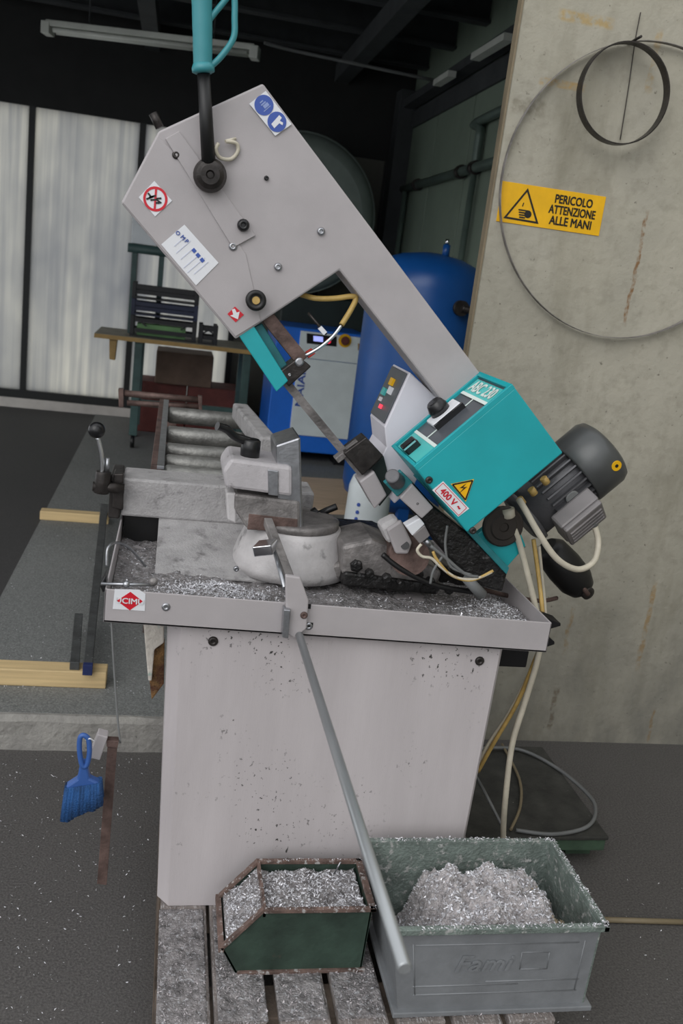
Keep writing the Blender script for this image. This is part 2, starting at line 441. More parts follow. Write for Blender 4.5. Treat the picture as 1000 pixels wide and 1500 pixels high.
# =================================================================== SETTING
Z1 = 0.12            # level of the inner floor behind the kerb
YW = 2.88            # face of the concrete wall
structure('floor', MB().box((-14, -12, -0.2), (6, 2.76, 0)), 'asphalt')
structure('floor_inner', MB().hexa(*[[(x, y, z) for x, y in ((-.63, 2.765), (.95, 2.765), (.95, 2.95), (1.95, 2.95), (1.95, 8.6), (-.63, 8.6))] for z in (-.2, Z1)]), 'inner_concrete')
structure('floor_strip', MB().box((.952, 2.76, -0.2), (6, 2.9, 0)), 'asphalt')
structure('floor_inner_left', MB().box((-4.0, 2.765, -0.2), (-0.63, 8.6, Z1 - 0.004)), 'dark_mat')
rk = random.Random(4)
def kerb_z(x, y): return Z1 - 0.001 + 0.004 * noise.noise((x * 9, y * 9, 0))
kb = MB()
nx = 120; x0, x1 = -4.0, 0.95
prof = lambda x: [(2.735 + .008 * noise.noise((x * 7, 0, 3)), 0), (2.737 + .01 * noise.noise((x * 6, 0, 7)), .05), (2.738 + .01 * noise.noise((x * 8, 0, 5)), .1), (2.752 + .008 * noise.noise((x * 12, 0, 9)), Z1 - .002), (2.775, Z1 - .003)]
vs = []
for i in range(nx + 1):
    x = x0 + (x1 - x0) * i / nx
    vs += [(x, a, b) for a, b in prof(x)]
kb.add(vs, [(i * 5 + k, (i + 1) * 5 + k, (i + 1) * 5 + k + 1, i * 5 + k + 1) for i in range(nx) for k in range(4)])
structure('trim_1', kb, 'kerb_concrete')
# concrete wall with the doorway edge
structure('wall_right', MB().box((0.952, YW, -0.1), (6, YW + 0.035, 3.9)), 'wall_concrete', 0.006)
box('edge_strip', (.946, YW - .003, 0), (.9525, YW + .037, 3.9), 'edge_rust', bpy.data.objects['wall_right'], .001)
structure('unseen_wall_right', MB().box((2.5, -5, -0.1), (2.7, YW, 3.9)), 'wall_concrete')  # unseen wall, added close by to block sky light from the right
structure('unseen_wall_left', MB().box((-4.2, 2.9, 2.5), (-4.0, 8.7, 3.7)).box((-4.2, 2.9, -.1), (-4.0, 3.4, 2.5)).box((-4.2, 8.1, -.1), (-4.0, 8.7, 2.5)), 'dark_green_metal')  # unseen wall, opened below to let sky light into the hall
# far right side wall: painted panels
side = structure('wall_far_right', MB().box((1.92, 3.08, -0.1), (2.02, 8.7, 3.7)), 'side_panel')
for k, yy in enumerate((3.6, 4.55, 5.5, 6.45, 7.4)):
    box('panel', (1.902, yy + 0.012, 0.2), (1.92, yy + 0.938, 2.9), 'side_panel', side, 0.004)
box('panel_batten', (1.885, 3.1, 2.9), (1.92, 8.4, 3.04), 'beam_dark', side)
box('corner_post', (1.76, 8.2, Z1), (1.92, 8.4, 3.2), 'beam_dark', side)
# back wall: fluted translucent panels in dark rails
bw = structure('wall_back', MB().box((-4.0, 8.40, 2.63), (1.95, 8.52, 3.7)), 'soffit_black')
seams = [-3.08, -2.18, -1.272, -0.376, 0.52, 1.24, 1.76]
for a, b in zip(seams[:-1], seams[1:]):
    tr = b < 0.6
    box('panel', (a + 0.02, 8.425, 0.27), (b - 0.02, 8.437, 2.63), 'ribbed_translucent' if tr else 'opaque_panel', bw)
for x in seams: box('mullion', (x - 0.025, 8.40, 0.22), (x + 0.025, 8.46, 2.63), 'mullion', bw)
box('bottom_rail', (-4.0, 8.39, 0.2), (1.9, 8.47, 0.27), 'mullion', bw)
box('left_panel', (-4.0, 8.42, 0.27), (-3.1, 8.44, 2.63), 'opaque_panel', bw)
structure('baseboard_back', MB().box((-4.0, 8.37, 0.05), (1.9, 8.5, 0.2)), 'pale_skirting', 0.01)
# roof over yard and hall
ce = structure('ceiling', MB().box((-4.2, 2.9, 3.6), (2.1, 8.7, 3.75)), 'ceiling_dark')
for k in range(7):
    y = 3.3 + k * 0.78
    bm = MB().box((-4.0, y, 3.34), (1.92, y + 0.1, 3.36)).box((-4.0, y + 0.045, 3.36), (1.92, y + 0.055, 3.58)).box((-4.0, y, 3.58), (1.92, y + 0.1, 3.6))
    bm.build('beam', 'beam_dark', ce)
for x in (-2.6, -0.4, 1.2):
    box('purlin', (x, 3.1, 3.2), (x + 0.12, 8.4, 3.34), 'beam_dark', ce)
# services on the far right wall
def pipe(pts, r, label, name='wall_pipe'):
    o = MB().tube(pts, r, 10, 1).build(name, 'pipe_green'); return tag(o, label, 'pipe')
zA = PX(620, 268, 1.86).z; zB = PX(700, 178, 1.86).z
yv = PX(702, 200, 1.86).y
p = thing('wall_pipe', (1.86, yv, zA), 'dark green pipework with clamps and a riser along the panelled side wall', 'pipe')
MB().cyl((1.86, 3.2, zA), (1.86, 8.1, zA), 0.032).build('main_pipe', 'pipe_green', p)
MB().tube([(1.86, yv, zA), (1.86, yv, zB - .06), (1.86, yv - .06, zB), (1.86, 3.2, zB)], 0.03, 10, 5).build('riser_pipe', 'pipe_green', p)
for yy in (yv, 8.0): MB().cyl((1.86, yy, Z1 + .0), (1.86, yy, zA), 0.022).build('drop_pipe', 'pipe_green', p)
for yy in (yv, 6.4, 7.6): MB().cyl((1.86, yy - .03, zA), (1.86, yy + .03, zA), 0.046).build('clamp', 'dark_steel', p)
tag(box('cable_tray', (1.78, 3.2, 3.05), (1.884, 8.19, 3.11), 'beam_dark'), 'dark metal cable tray running along the top of the side wall', 'cable tray')
p0 = PX(715, 55, 1.85); p1 = PX(745, 35, 1.85)
for k, (a, b) in enumerate((((696, 84), (745, 54)), ((640, 122), (662, 108)))):
    A = PX(*a, 1.74); Bv = PX(*b, 1.74)
    o = MB().obox((A + Bv) / 2, ((Bv - A), (1, 0, 0), (Bv - A).cross(Vector((1, 0, 0)))), ((Bv - A).length / 2, .03, .02)).build('tube_lamp', 'fixture_white')
    tag(o, ('long' if k == 0 else 'short') + ' unlit pale lamp batten above the cable tray on the side wall', 'lamp')
# fluorescent fitting under the ceiling
LZ = 3.0
A = PZ(70, 42, LZ); Bv = PZ(373, 78, LZ)
fx = thing('ceiling_light', (A + Bv) / 2, 'long unlit fluorescent batten light hanging under the dark ceiling', 'light')
dx = (Bv - A).normalized(); sd = dx.cross(Vector((0, 0, 1))).normalized()
MB().obox((A + Bv) / 2 + Vector((0, 0, .03)), (dx, sd, (0, 0, 1)), ((Bv - A).length / 2, .05, .02)).build('housing', 'fixture_white', fx, 0.006)
for k in (-1, 1): MB().cyl(A + dx * .05 + sd * .03 * k - Vector((0, 0, .01)), Bv - dx * .05 + sd * .03 * k - Vector((0, 0, .01)), .016).build('tube', 'fixture_white', fx)
for q in (A, Bv): MB().obox(q, (dx, sd, (0, 0, 1)), (.03, .055, .04)).build('end_cap', 'fixture_white', fx, 0.004)
for t_ in (.2, .8):
    q = lerp(A, Bv, t_); MB().cyl(q + Vector((0, 0, .05)), (q.x, q.y, 3.6), .006, n=6).build('hanger', 'beam_dark', fx)
tag(MB().tube([(Bv.x + .06, Bv.y + .02, LZ + .08), (Bv.x + .3, Bv.y + .1, LZ + .08), (1.77, Bv.y + .25, LZ + .08)], .012, 8, 4).build('conduit', 'tie_grey'), 'thin pale conduit crossing under the roof beams from the batten light', 'conduit')

# =================================================================== BAND SAW
ZP = 0.14            # top of the pallet
S = thing('band_saw', (0.42, 2.08, ZP), 'grey and teal metal-cutting band saw with its head raised, standing on a pallet', 'machine')
def prism(name, pix, Y, depth, material, parent, bevel=0, smooth=False):
    return MB().prism([P(a, b, Y) for a, b in pix], (0, depth, 0)).build(name, material, parent, bevel)

# ---- stand
lo = [(.088, 1.815), (.778, 1.815), (.785, 1.822), (.785, 2.36), (.062, 2.36), (.062, 1.85)]
hi = [(.064, 1.815), (.789, 1.815), (.796, 1.822), (.796, 2.36), (.036, 2.36), (.036, 1.85)]
cab = MB().hexa([(x, y, ZP) for x, y in lo], [(x, y, .848) for x, y in hi]).build('stand', 'cabinet_paint', S)
bolt_me = None
def bolt(pix, Y, r, parent, material='dark_steel', h=0.006, name='bolt'):
    c = P(*pix, Y)
    return MB().lathe(c + Vector((0, .001, 0)), (0, -1, 0), [(0, r), (h * .6, r), (h, r * .7), (h, r * .35), (h * .5, r * .3)], 14).build(name, material, parent)
for q in ((312, 939), (702, 968)): bolt(q, 1.815, .011, cab, 'dark_steel')
box('junction_box', (.80, 1.90, .74), (.90, 2.2, .832), 'black_plastic', S, .004)

# ---- chip tray
TX0, TX1, TY0, TY1 = -.097, .889, 1.79, 2.38
def tz(x): return -.022 * (x - TX0) / (TX1 - TX0)      # tray hangs slightly to the right
tr = MB()
zb, zt, th = .852, .925, .004
def tbox(a, b): 
    (x0, y0, z0), (x1, y1, z1) = a, b
    tr.hexa([(x0, y0, z0 + tz(x0)), (x1, y0, z0 + tz(x1)), (x1, y1, z0 + tz(x1)), (x0, y1, z0 + tz(x0))], [(x0, y0, z1 + tz(x0)), (x1, y0, z1 + tz(x1)), (x1, y1, z1 + tz(x1)), (x0, y1, z1 + tz(x0))])
tbox((TX0, TY0, zb), (TX1, TY0 + th, zt))
tbox((TX0, TY0, zb), (TX0 + th, TY1, zt)); tbox((TX1 - th, TY0, zb), (TX1, TY1, zt)); tbox((TX0, TY1 - th, zb), (TX1, TY1, zt))
tbox((TX0, TY0, zb), (TX1, TY1, zb + .006))
tray = tr.build('chip_tray', 'machine_paint', S, .0015)
for q in ((243, 889), (452, 917)): bolt(q, TY0, .009, tray, 'steel', .004)
for q in ((451, 888), (454, 915)): box('slot', P(*q, TY0) + Vector((-.006, -.002, -.005)), P(*q, TY0) + Vector((.006, .002, .005)), 'black_plastic', tray)
# sticker with red lozenge
Ys = TY0 - .0012
stk = prism('maker_sticker', [(168, 863), (204, 864), (213, 870), (212, 895), (165, 892)], Ys, .0010, 'white_label', S)
prism('lozenge', [(191, 867), (209, 881), (190, 894), (171, 880)], Ys - .0006, .0005, 'red_print', stk)
text('lettering', 'UCIMU', P(190, 880.5, Ys - .0012), P(209, 883, 1.79) - P(171, 880, 1.79), (0, 0, 1), .012, 'white_label', stk, width=.056)
# swarf lying in the tray
def tray_h(x, y):
    h = .868 + tz(x) + .010 * noise.noise((x * 9, y * 9, 1)) + .007 * noise.noise((x * 30, y * 30, 2)) + .004 * noise.noise((x * 80, y * 80, 3))
    h += .040 * math.exp(-((x - .13) ** 2 / .014 + (y - 1.88) ** 2 / .012)) + .030 * math.exp(-((x - .80) ** 2 / .01 + (y - 1.90) ** 2 / .03))
    h += .02 * math.exp(-((x - .45) ** 2 / .02 + (y - 1.86) ** 2 / .01))
    return min(h, .921 + tz(x))
o = MB().grid(TX0 + .006, TX1 - .006, TY0 + .006, TY1 - .006, 150, 80, tray_h).build('swarf_layer', 'swarf_dark', None)
tag(o, 'grey oily aluminium swarf lying in the chip tray of the saw', 'swarf', kind='stuff')
mb = MB()
def s_tray(r):
    k = r.random()
    if k < .5: x, y = r.gauss(.13, .075), r.gauss(1.885, .055)
    elif k < .75: x, y = r.gauss(.80, .05), r.gauss(1.90, .08)
    else: x, y = r.uniform(TX0 + .01, TX1 - .01), r.uniform(TY0 + .01, TY1 - .02)
    if not (TX0 + .01 < x < TX1 - .01 and TY0 + .01 < y < TY1 - .02): return None
    return (x, y, tray_h(x, y))
scatter(mb, 6000, s_tray, .0015, .0045, 3)
tag(mb.build('aluminium_chips', 'chip', None, recalc=False), 'bright aluminium chips heaped along the front of the chip tray', 'metal chips', kind='stuff')

# ---- bed: beam behind the tray, column under it, swivel table
YB = 2.30
beamA, beamB = P(183, 702, YB), P(340, 722, YB)
bed = box('bed_beam', (-.098, YB, .935), (.40, YB + .13, 1.036), 'swarfy_paint', S, .006)
box('bed_end_plate', (-.128, YB - .012, .93), (-.099, YB + .11, 1.045), 'dark_steel', bed, .004)
box('bed_column', (.0, YB + .015, .86), (.42, YB + .09, .936), 'swarfy_paint', S, .01)
MB().hexa([(.0, 2.06, .866), (.34, 2.06, .858), (.34, 2.32, .858), (.0, 2.32, .866)], [(.0, 2.06, .872), (.34, 2.06, .866), (.34, 2.312, .938), (.0, 2.312, .938)]).build('chip_chute', 'swarfy_paint', S, .002)
box('bed_foot', (-.088, YB + .03, .86), (.0, YB + .045, .935), 'black_rubber', S)
ct = Vector((.335, 2.17, .872))
MB().lathe(ct, (0, 0, 1), [(0, .150), (.02, .150), (.06, .138), (.10, .122), (.112, .118), (.115, .10)], 36).build('swivel_column', 'pale_paint', S)
MB().lathe(ct + Vector((0, 0, .115)), (0, 0, 1), [(0, .112), (.015, .112), (.017, .10)], 36).build('swivel_ring', 'cast_metal', S)
bolt((346, 833), 2.045, .007, S, 'steel')
# vice: head block, slide, front jaw, clamp lever
YV = 2.06
vb = P(330, 718, YV); vt = P(335, 684, YV)
block = MB().prism([P(326, 690, YV), P(338, 672, YV), P(428, 684, YV), P(428, 728, YV), P(330, 715, YV)], (0, .16, 0)).build('vice_head', 'vice_paint', S, .008)
prism('vice_slide', [(343, 722), (440, 734), (440, 782), (362, 776), (342, 745)], YV + .015, .17, 'cast_metal', S, .008)
prism('slide_pocket', [(364, 752), (436, 760), (436, 780), (362, 776)], YV + .0145, .004, 'rust_steel', S, .002)
prism('front_jaw', [(404, 652), (440, 640), (444, 782), (408, 776)], YV + .02, .14, 'steel', S, .005)
prism('jaw_key', [(392, 688), (408, 690), (408, 727), (393, 725)], YV - .004, .05, 'steel', S, .002)
prism('slide_web', [(331, 722), (346, 722), (346, 768), (333, 762)], YV + .02, .05, 'pale_paint', S, .004)
# rear jaw plate standing behind the vice
j0, j1 = PZ(352, 592, 1.10), PZ(394, 642, 1.10)
dj = (j1 - j0).normalized(); nj = Vector((dj.y, -dj.x, 0))
if nj.x > 0: nj = -nj
MB().obox((j0 + j1) / 2 - Vector((0, 0, .026)), (dj, nj, (0, 0, 1)), ((j1 - j0).length / 2, .028, .029)).build('rear_jaw', 'swarfy_paint', S, .008)
# black clamp lever on the vice head
cl0 = P(365, 674, YV + .06)
lev = MB().lathe(cl0, (0, 0, 1), [(0, .021), (.002, .023), (.03, .0235), (.048, .023), (.052, .018)], 20).build('clamp_hub', 'black_plastic', S)
MB().tube([cl0 + Vector((-.005, 0, .045)), P(345, 640, YV + .05), P(332, 629, YV + .04), P(318, 624, YV + .03)], [.011, .010, .010, .009, .011], 10).build('clamp_arm', 'black_plastic', lev)
# ball lever on the left end of the bed
YL = 2.27
bx = P(149, 708, YL)
hub = MB().cyl(P(148, 722, YL), P(152, 690, YL), .020, .019).build('lever_hub', 'dark_steel', S, .003)
MB().cyl(P(136, 712, YL), P(182, 716, YL), .013).build('lever_axle', 'dark_steel', hub)
MB().tube([P(150, 692, YL), P(149, 668, YL), P(143, 640, YL)], .006, 10).build('lever_stem', 'chrome', hub)
MB().sphere(P(141.5, 630, YL), .021).build('lever_ball', 'black_plastic', hub)
MB().cyl(P(157, 692, YL), P(158, 671, YL), .005).build('stud', 'steel', hub)
prism('clamp_plate', [(166, 694), (181, 694), (180, 748), (164, 744)], YL + .01, .06, 'dark_steel', S, .003)

# ---- length-stop rod pointing out of the front of the machine
RX, RZ = .312, .85
rod = MB().lathe((RX, .822, RZ), (0, 1, 0), [(0, .0070), (.002, .0086), (.98, .0086)], 20).build('stop_rod', 'rod_steel', S)
prism('rod_bracket', [(418, 843), (440, 846), (452, 880), (449, 921), (432, 936), (419, 928)], TY0 - .016, .014, 'machine_paint', S, .003)
prism('rod_clip', [(416, 893), (426, 894), (422, 936), (413, 934)], TY0 - .03, .028, 'steel', S, .002)
bolt((445, 901), TY0 - .016, .008, S, 'rust_steel', .005)
sb0, sb1 = P(392, 764, 2.06), P(437, 884, 1.785)
db = (sb1 - sb0)
MB().obox((sb0 + sb1) / 2, (db, db.cross(Vector((0, 0, 1))), (0, 0, 1)), (db.length / 2, .010, .010)).build('stop_bar', 'cast_metal', S, .002)
MB().tube([P(399, 796, 1.98), P(417, 862, 1.80)], .005, 8).build('stop_screw', 'steel', S)
sc_ = P(389, 802, 1.95)
MB().obox(sc_, ((1, -.35, .3), (.35, 1, 0), (-.3, 0, 1)), (.022, .03, .012)).build('stop_clamp', 'chrome', S, .002)

# ---- levelling arm with dangling rod on the tray corner
a0, a1 = P(152, 856, TY0 + .02), P(228, 858, TY0 + .03)
tr_ = MB().cyl(P(148, 855, 1.80), P(226, 857, 1.80), .0035).build('corner_rod', 'steel', S)
MB().sphere(P(185, 856, 1.80), .008, 12, 8).build('rod_nut', 'steel', tr_)
MB().sphere(P(225, 852, 1.80), .009, 12, 8).build('rod_knob', 'cast_metal', tr_)
prism('corner_bracket', [(146, 858), (155, 842), (156, 866), (150, 868)], 1.81, .04, 'black_plastic', S, .002)
MB().tube([P(156, 830, 1.82), P(158, 803, 1.83), P(170, 795, 1.86), P(190, 803, 1.9), P(213, 829, 1.96)], .003, 8).build('bent_wire', 'steel', S)

# ---- saw frame
YA = 2.0; TA = .095
O = P(705, 550, YA)
U = (P(705, 550, YA) - P(385, 122, YA)).normalized()       # along the frame, down to the pivot
W = Vector((-U.z, 0, U.x)).normalized()
if W.x < 0: W = -W                                          # across the frame, up and right
outline = [(232, 192), (385, 122), (752, 612), (690, 655), (652, 594), (497, 396), (345, 497), (177, 297)]
frame = prism('saw_frame', outline, YA, TA, 'machine_paint', S, .004)
prism('wheel_door', [(231, 199), (258, 226), (300, 285), (360, 372), (382, 470), (345, 493), (180, 297)], YA - .0025, .003, 'machine_paint', frame, .001)
prism('tension_plate', [(242, 203), (262, 192), (374, 345), (341, 363)], YA - .0065, .006, 'machine_paint', frame, .001)
for q, r, mm in (((258, 227), .0085, 'dark_steel'), ((341, 361), .009, 'steel'), ((470, 339), .0085, 'steel'), ((407, 391), .0085, 'steel'), ((390, 261), .005, 'black_plastic')):
    bolt(q, YA - .002, r, frame, mm, .006, 'screw')
bolt((356, 330), YA - .006, .013, frame, 'black_plastic', .016, 'knob')
e0 = P(234, 187, YA + .04)
MB().cyl(e0, e0 + W * -.0 + Vector((-.35, 0, .55)).normalized() * .03, .009, n=8).build('edge_bolt', 'dark_steel', frame)
kn = P(373, 439, YA)
MB().lathe(kn, (0, -1, 0), [(0, .012), (.012, .012), (.013, .021), (.034, .022), (.038, .019), (.038, .012), (.034, .011)], 28).build('blade_knob', 'black_rubber', frame)
MB().lathe(kn + Vector((0, -.034, 0)), (0, -1, 0), [(0, .009), (.002, .008)], 14).build('knob_centre', 'yellow_cable', frame)
# stickers on the frame
def quad_sticker(name, pix, lab=None):
    o = prism(name, pix, YA - .0040, .0008, 'white_label', S)
    return o
Yk = YA - .0048
st = quad_sticker('no_hands_sticker', [(226, 265), (252, 294), (227, 317), (203, 289)])
cc = P(227.5, 291.5, Yk)
def ring_mesh(c, r0, r1, yt, n=36):
    m_ = MB(); vs = []; fs = []
    for i in range(n):
        t = 2 * math.pi * i / n; d = Vector((math.cos(t), 0, math.sin(t)))
        vs += [c + d * r0, c + d * r1]
    for i in range(n): fs.append((2 * i, 2 * i + 1, 2 * ((i + 1) % n) + 1, 2 * ((i + 1) % n)))
    return m_.add(vs, fs)
ring_mesh(cc, .0195, .0245, Yk).build('red_ring', 'red_print', st)
MB().obox(cc, ((0, 0, 1), (1, 0, 0), (0, 1, 0)), (.0205, .0022, .0002)).build('red_bar', 'red_print', st)
hm = MB()
for k, (dx_, dz_, a, l) in enumerate(((-.011, .001, .5, .008), (-.006, .004, .4, .007), (-.003, -.002, .2, .007), (.007, .002, .2, .005), (.008, -.004, -.5, .005), (.005, -.007, .1, .004), (-.012, .006, -.8, .005))):
    hm.obox(cc + Vector((dx_, -.0003, dz_)), ((math.cos(a), 0, math.sin(a)), (-math.sin(a), 0, math.cos(a)), (0, 1, 0)), (l, .0018, .0002))
hm.build('hand_symbol', 'black_print', st)
st = quad_sticker('protection_sticker', [(389, 133), (427, 182), (403, 199), (365, 152)])
for q in ((386.5, 154), (405.5, 178.5)):
    c = P(*q, Yk); MB().lathe(c, (0, -1, 0), [(0, .0195), (.0003, .0195)], 30).build('blue_disc', 'blue_print', st)
g = P(405.5, 178.5, Yk - .0008)
MB().prism([g + U * a + W * b for a, b in ((-.004, -.012), (.006, -.012), (.005, .002), (.012, .005), (.009, .009), (.002, .006), (.0, .013), (-.007, .012))], (0, -.0002, 0)).build('glove_symbol', 'white_label', st)
g = P(386.5, 154, Yk - .0008)
fm = MB()
for a, b, l, h in ((-.008, .0, .004, .0012), (-.003, .001, .006, .0014), (.003, .003, .006, .0035), (.009, .001, .009, .0008)):
    fm.obox(g + U * a + W * b, (W, U, (0, 1, 0)), (l, h, .0002))
fm.build('face_symbol', 'pale_blue_print', st)
st = quad_sticker('instruction_label', [(270, 329), (320, 385), (287, 418), (236, 358)])
st['label'] = 'white label with faint blue print'
lc = P(278, 373, Yk)
for k, (a, b) in enumerate(((-.030, .026), (-.022, .027), (-.012, .026))):
    text('letter', 'OMP'[k], P(*((260.5, 341.5), (268, 348), (273.5, 353.5))[k], Yk - .0003), U, W, .008, 'blue_print', st)
for q in ((284, 367), (290, 374), (296, 381)):
    MB().obox(P(*q, Yk), (U, W, (0, 1, 0)), (.0042, .0038, .0003)).build('blue_square', 'blue_print', st)
lm = MB()
for a, b, l in ((-.02, .0, .02), (-.005, -.005, .016), (.012, -.006, .022), (.024, -.004, .024), (.035, .0, .02), (-.033, -.002, .012)):
    lm.obox(lc + U * a + W * b, (W, U, (0, 1, 0)), (l, .0007, .0002))
lm.build('printed_lines', 'faint_print', st)
st = prism('arrow_sticker', [(344, 449), (357, 461), (345, 472), (333, 460)], YA - .0040, .0008, 'red_print', S)
ac = P(345, 460.5, Yk)
MB().prism([ac + Vector((a, 0, b)) for a, b in ((-.009, .009), (-.003, .012), (.002, .004), (.008, .007), (.006, -.010), (-.012, -.004), (-.005, -.001))], (0, -.0003, 0)).build('arrow', 'white_label', st)
# ring of yellowed cable tie near the lever
MB().tube([P(331, 207, YA - .02), P(346, 210, YA - .01), P(348, 222, YA - .006), P(338, 233, YA - .008), P(322, 231, YA - .02), P(316, 219, YA - .03), P(320, 210, YA - .03)], .004, 8, 5).build('wire_loop', 'cream_cable', frame)
MB().tube([P(330, 207, YA - .02), P(345, 203, YA - .005)], .003, 8).build('wire_tail', 'cream_cable', frame)

# ---- operating lever: hub, shaft, pistol grip with trigger guard
hc = P(307, 258, YA - .004)
lv = MB().lathe(hc, (0, -1, 0), [(0, .030), (.012, .034), (.022, .034), (.034, .028), (.040, .019), (.040, .009), (.036, .006)], 32, False).build('lever_hub', 'dark_steel', S)
YG = YA - .028
MB().cyl(P(306, 250, YG), P(297.5, 98, YG - .01), .0145, .0125).build('lever_shaft', 'black_rubber', lv)
YG -= .01
gp = [P(298, 106, YG), P(297, 96, YG), P(296.5, 50, YG), P(295.5, 0, YG), P(294, -60, YG), P(293, -110, YG)]
grip = MB().tube(gp, [.017, .0185, .019, .0195, .020, .020, .020, .016], 18).build('grip', 'grip_teal', S)
MB().lathe(P(298, 108, YG), P(297, 96, YG) - P(298, 108, YG), [(0, .016), (.003, .022), (.010, .0225), (.018, .019)], 20).build('grip_collar', 'grip_teal', grip)
MB().tube([P(288, 104, YG), P(308, 97, YG), P(326, 80, YG), P(342, 55, YG), P(343.5, 25, YG), P(343, -5, YG), P(337, -40, YG), P(310, -62, YG)], .0062, 10, 6).build('trigger_guard', 'grip_teal', grip)
MB().tube([P(305, 32, YG), P(312, 22, YG), P(330, 0, YG), P(340, -14, YG)], .0058, 10, 6).build('trigger', 'grip_teal', grip)

# ---- upper blade guide: teal guard, bar, block, hose
YD = YA + .01
gd = prism('blade_guard', [(349, 491), (372, 478), (422, 558), (405, 574)], YD - .008, .028, 'teal', S, .002)
prism('guard_web', [(366, 482), (384, 474), (424, 540), (412, 552)], YD + .018, .05, 'teal_dark', gd, .002)
bar = prism('guide_bar', [(380, 466), (397, 455), (451, 522), (436, 536)], YD + .005, .03, 'rust_steel', S, .002)
gb = prism('guide_block', [(407, 546), (438, 523), (456, 537), (423, 567)], YD - .006, .06, 'dark_steel', S, .003)
MB().lathe(P(438, 530, YD - .006), (0, -1, 0), [(0, .010), (.006, .010), (.007, .006)], 12).build('guide_bolt', 'steel', gb)
bolt((424, 549), YD - .006, .004, gb, 'steel', .003)
prism('red_cap', [(448, 517), (457, 511), (462, 518), (452, 525)], YD + .01, .02, 'red_plastic', gb, .001)
hs = MB().tube([P(440, 431, YA + .05), P(462, 437, YA + .03), P(490, 437, YA + .03), P(515, 434, YA + .03), P(521, 438, YA + .03), P(513, 455, YA + .02), P(500, 476, YA + .01)], .0062, 10, 6).build('coolant_hose', 'tan_hose', S)
MB().tube([P(500, 476, YA + .01), P(487, 493, YA + .005), P(468, 509, YA + .005), P(447, 521, YA + .005)], .0042, 10, 4).build('hose_nozzle', 'chrome', hs)
MB().tube([P(451, 458, YA + .02), P(478, 490, YA + .01)], .0030, 8).build('tap_lever', 'dark_steel', hs)
MB().obox(P(472, 484, YA + .008), (P(478, 491, YA) - P(468, 480, YA), (0, 1, 0), W), (.009, .005, .005)).build('tap_key', 'white_label', hs)
# blade
YBl = YA + .035
b0, b1 = P(398, 535, YBl), P(528, 692, YBl)
db = (b1 - b0).normalized()
MB().obox((b0 + b1) / 2, (db, Vector((-db.z, -.35, db.x)), (0, 1, 0)), ((b1 - b0).length / 2, .010, .0012)).build('saw_blade', 'cast_metal', S)
# lower blade guide
lg = prism('lower_guide', [(503, 664), (536, 640), (562, 668), (531, 697)], YD, .06, 'dark_steel', S, .003)
prism('guide_arm', [(490, 672), (524, 646), (529, 652), (496, 679)], YD + .01, .03, 'cast_metal', lg, .002)
prism('wheel_cover', [(526, 706), (548, 690), (567, 726), (549, 746)], YD, .07, 'machine_paint', S, .004)
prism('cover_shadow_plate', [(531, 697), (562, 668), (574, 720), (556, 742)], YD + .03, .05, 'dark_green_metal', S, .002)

# ---- console behind the frame neck with slanted button panel
YC = YA + .05
mat('console_pale', (222, 220, 228), 0.5, var=0.03)
con = prism('console', [(600, 545), (655, 597), (640, 640), (606, 712), (578, 738), (543, 700), (566, 655), (563, 626)], YC, .17, 'console_pale', S, .003)
q0, q1 = P(563, 625, YC), P(600, 545, YC)
e = (q1 - q0).normalized(); nrm = Vector((-e.z, 0, e.x))
if nrm.x > 0: nrm = -nrm
pc = (q0 + q1) / 2 + Vector((0, .085, 0)) + nrm * .002
pan = MB().obox(pc, (e, (0, 1, 0), nrm), ((q1 - q0).length * .46, .075, .002)).build('button_panel', 'panel_grey', S, .001)
for k, (a, b, mm) in enumerate(((-.035, .0, 'led_red'), (-.02, .03, 'white_label'), (.0, .03, 'panel_teal'), (.01, -.02, 'white_label'), (.03, .0, 'yellow_sign'))):
    MB().obox(pc + e * a + Vector((0, b, 0)) + nrm * .005, (e, (0, 1, 0), nrm), (.009 if k > 1 else .005, .014 if k > 1 else .006, .003)).build('button', mm, pan)

# ---- teal gear and switch box on the lower end of the frame
YX = 1.79
face = [(745, 561), (822, 655), (693, 783), (613, 700)]
gbx = MB(); fp = [P(a, b, YX) for a, b in face]
# square the face to the frame axes
c0 = sum(fp, Vector()) / 4
hu = sum(abs((q - c0).dot(U)) for q in fp) / 4; hw = sum(abs((q - c0).dot(W)) for q in fp) / 4
sbx = MB().obox(c0 + Vector((0, .107, 0)), (U, W, (0, 1, 0)), (hu, hw, .107)).build('switch_box', 'teal', S, .003)
# recessed panel on the up-left side
side_c = c0 - U * hu + Vector((0, .107, 0))
fr = MB()
for s_ in (-1, 1): fr.obox(side_c - U * .004 + Vector((0, s_ * .102, 0)), (U, W, (0, 1, 0)), (.006, hw, .005))
fr.obox(side_c - U * .004 + W * (hw - .006), (U, W, (0, 1, 0)), (.006, .006, .104)).obox(side_c - U * .004 - W * (hw - .004), (U, W, (0, 1, 0)), (.006, .004, .104))
fr.build('panel_frame', 'teal', sbx, .001)
pnl = MB().obox(side_c - U * .001, (U, W, (0, 1, 0)), (.0015, hw - .012, .098)).build('control_panel', 'panel_grey', S)
def on_panel(w, y, lift=.003): return side_c - U * (.001 + lift) + W * w + Vector((0, y, 0))
MB().obox(on_panel(0, .0), (U, W, (0, 1, 0)), (.0006, hw * .60, .0022)).build('panel_stripe', 'lettering_white', pnl)
l1 = MB().obox(on_panel(hw * .70, 0), (U, W, (0, 1, 0)), (.0008, hw * .17, .088)).build('name_label', 'panel_teal', S)
MB().obox(on_panel(hw * .70 - hw * .18, 0, .0045), (U, W, (0, 1, 0)), (.0006, .004, .088)).build('label_line', 'lettering_white', l1)
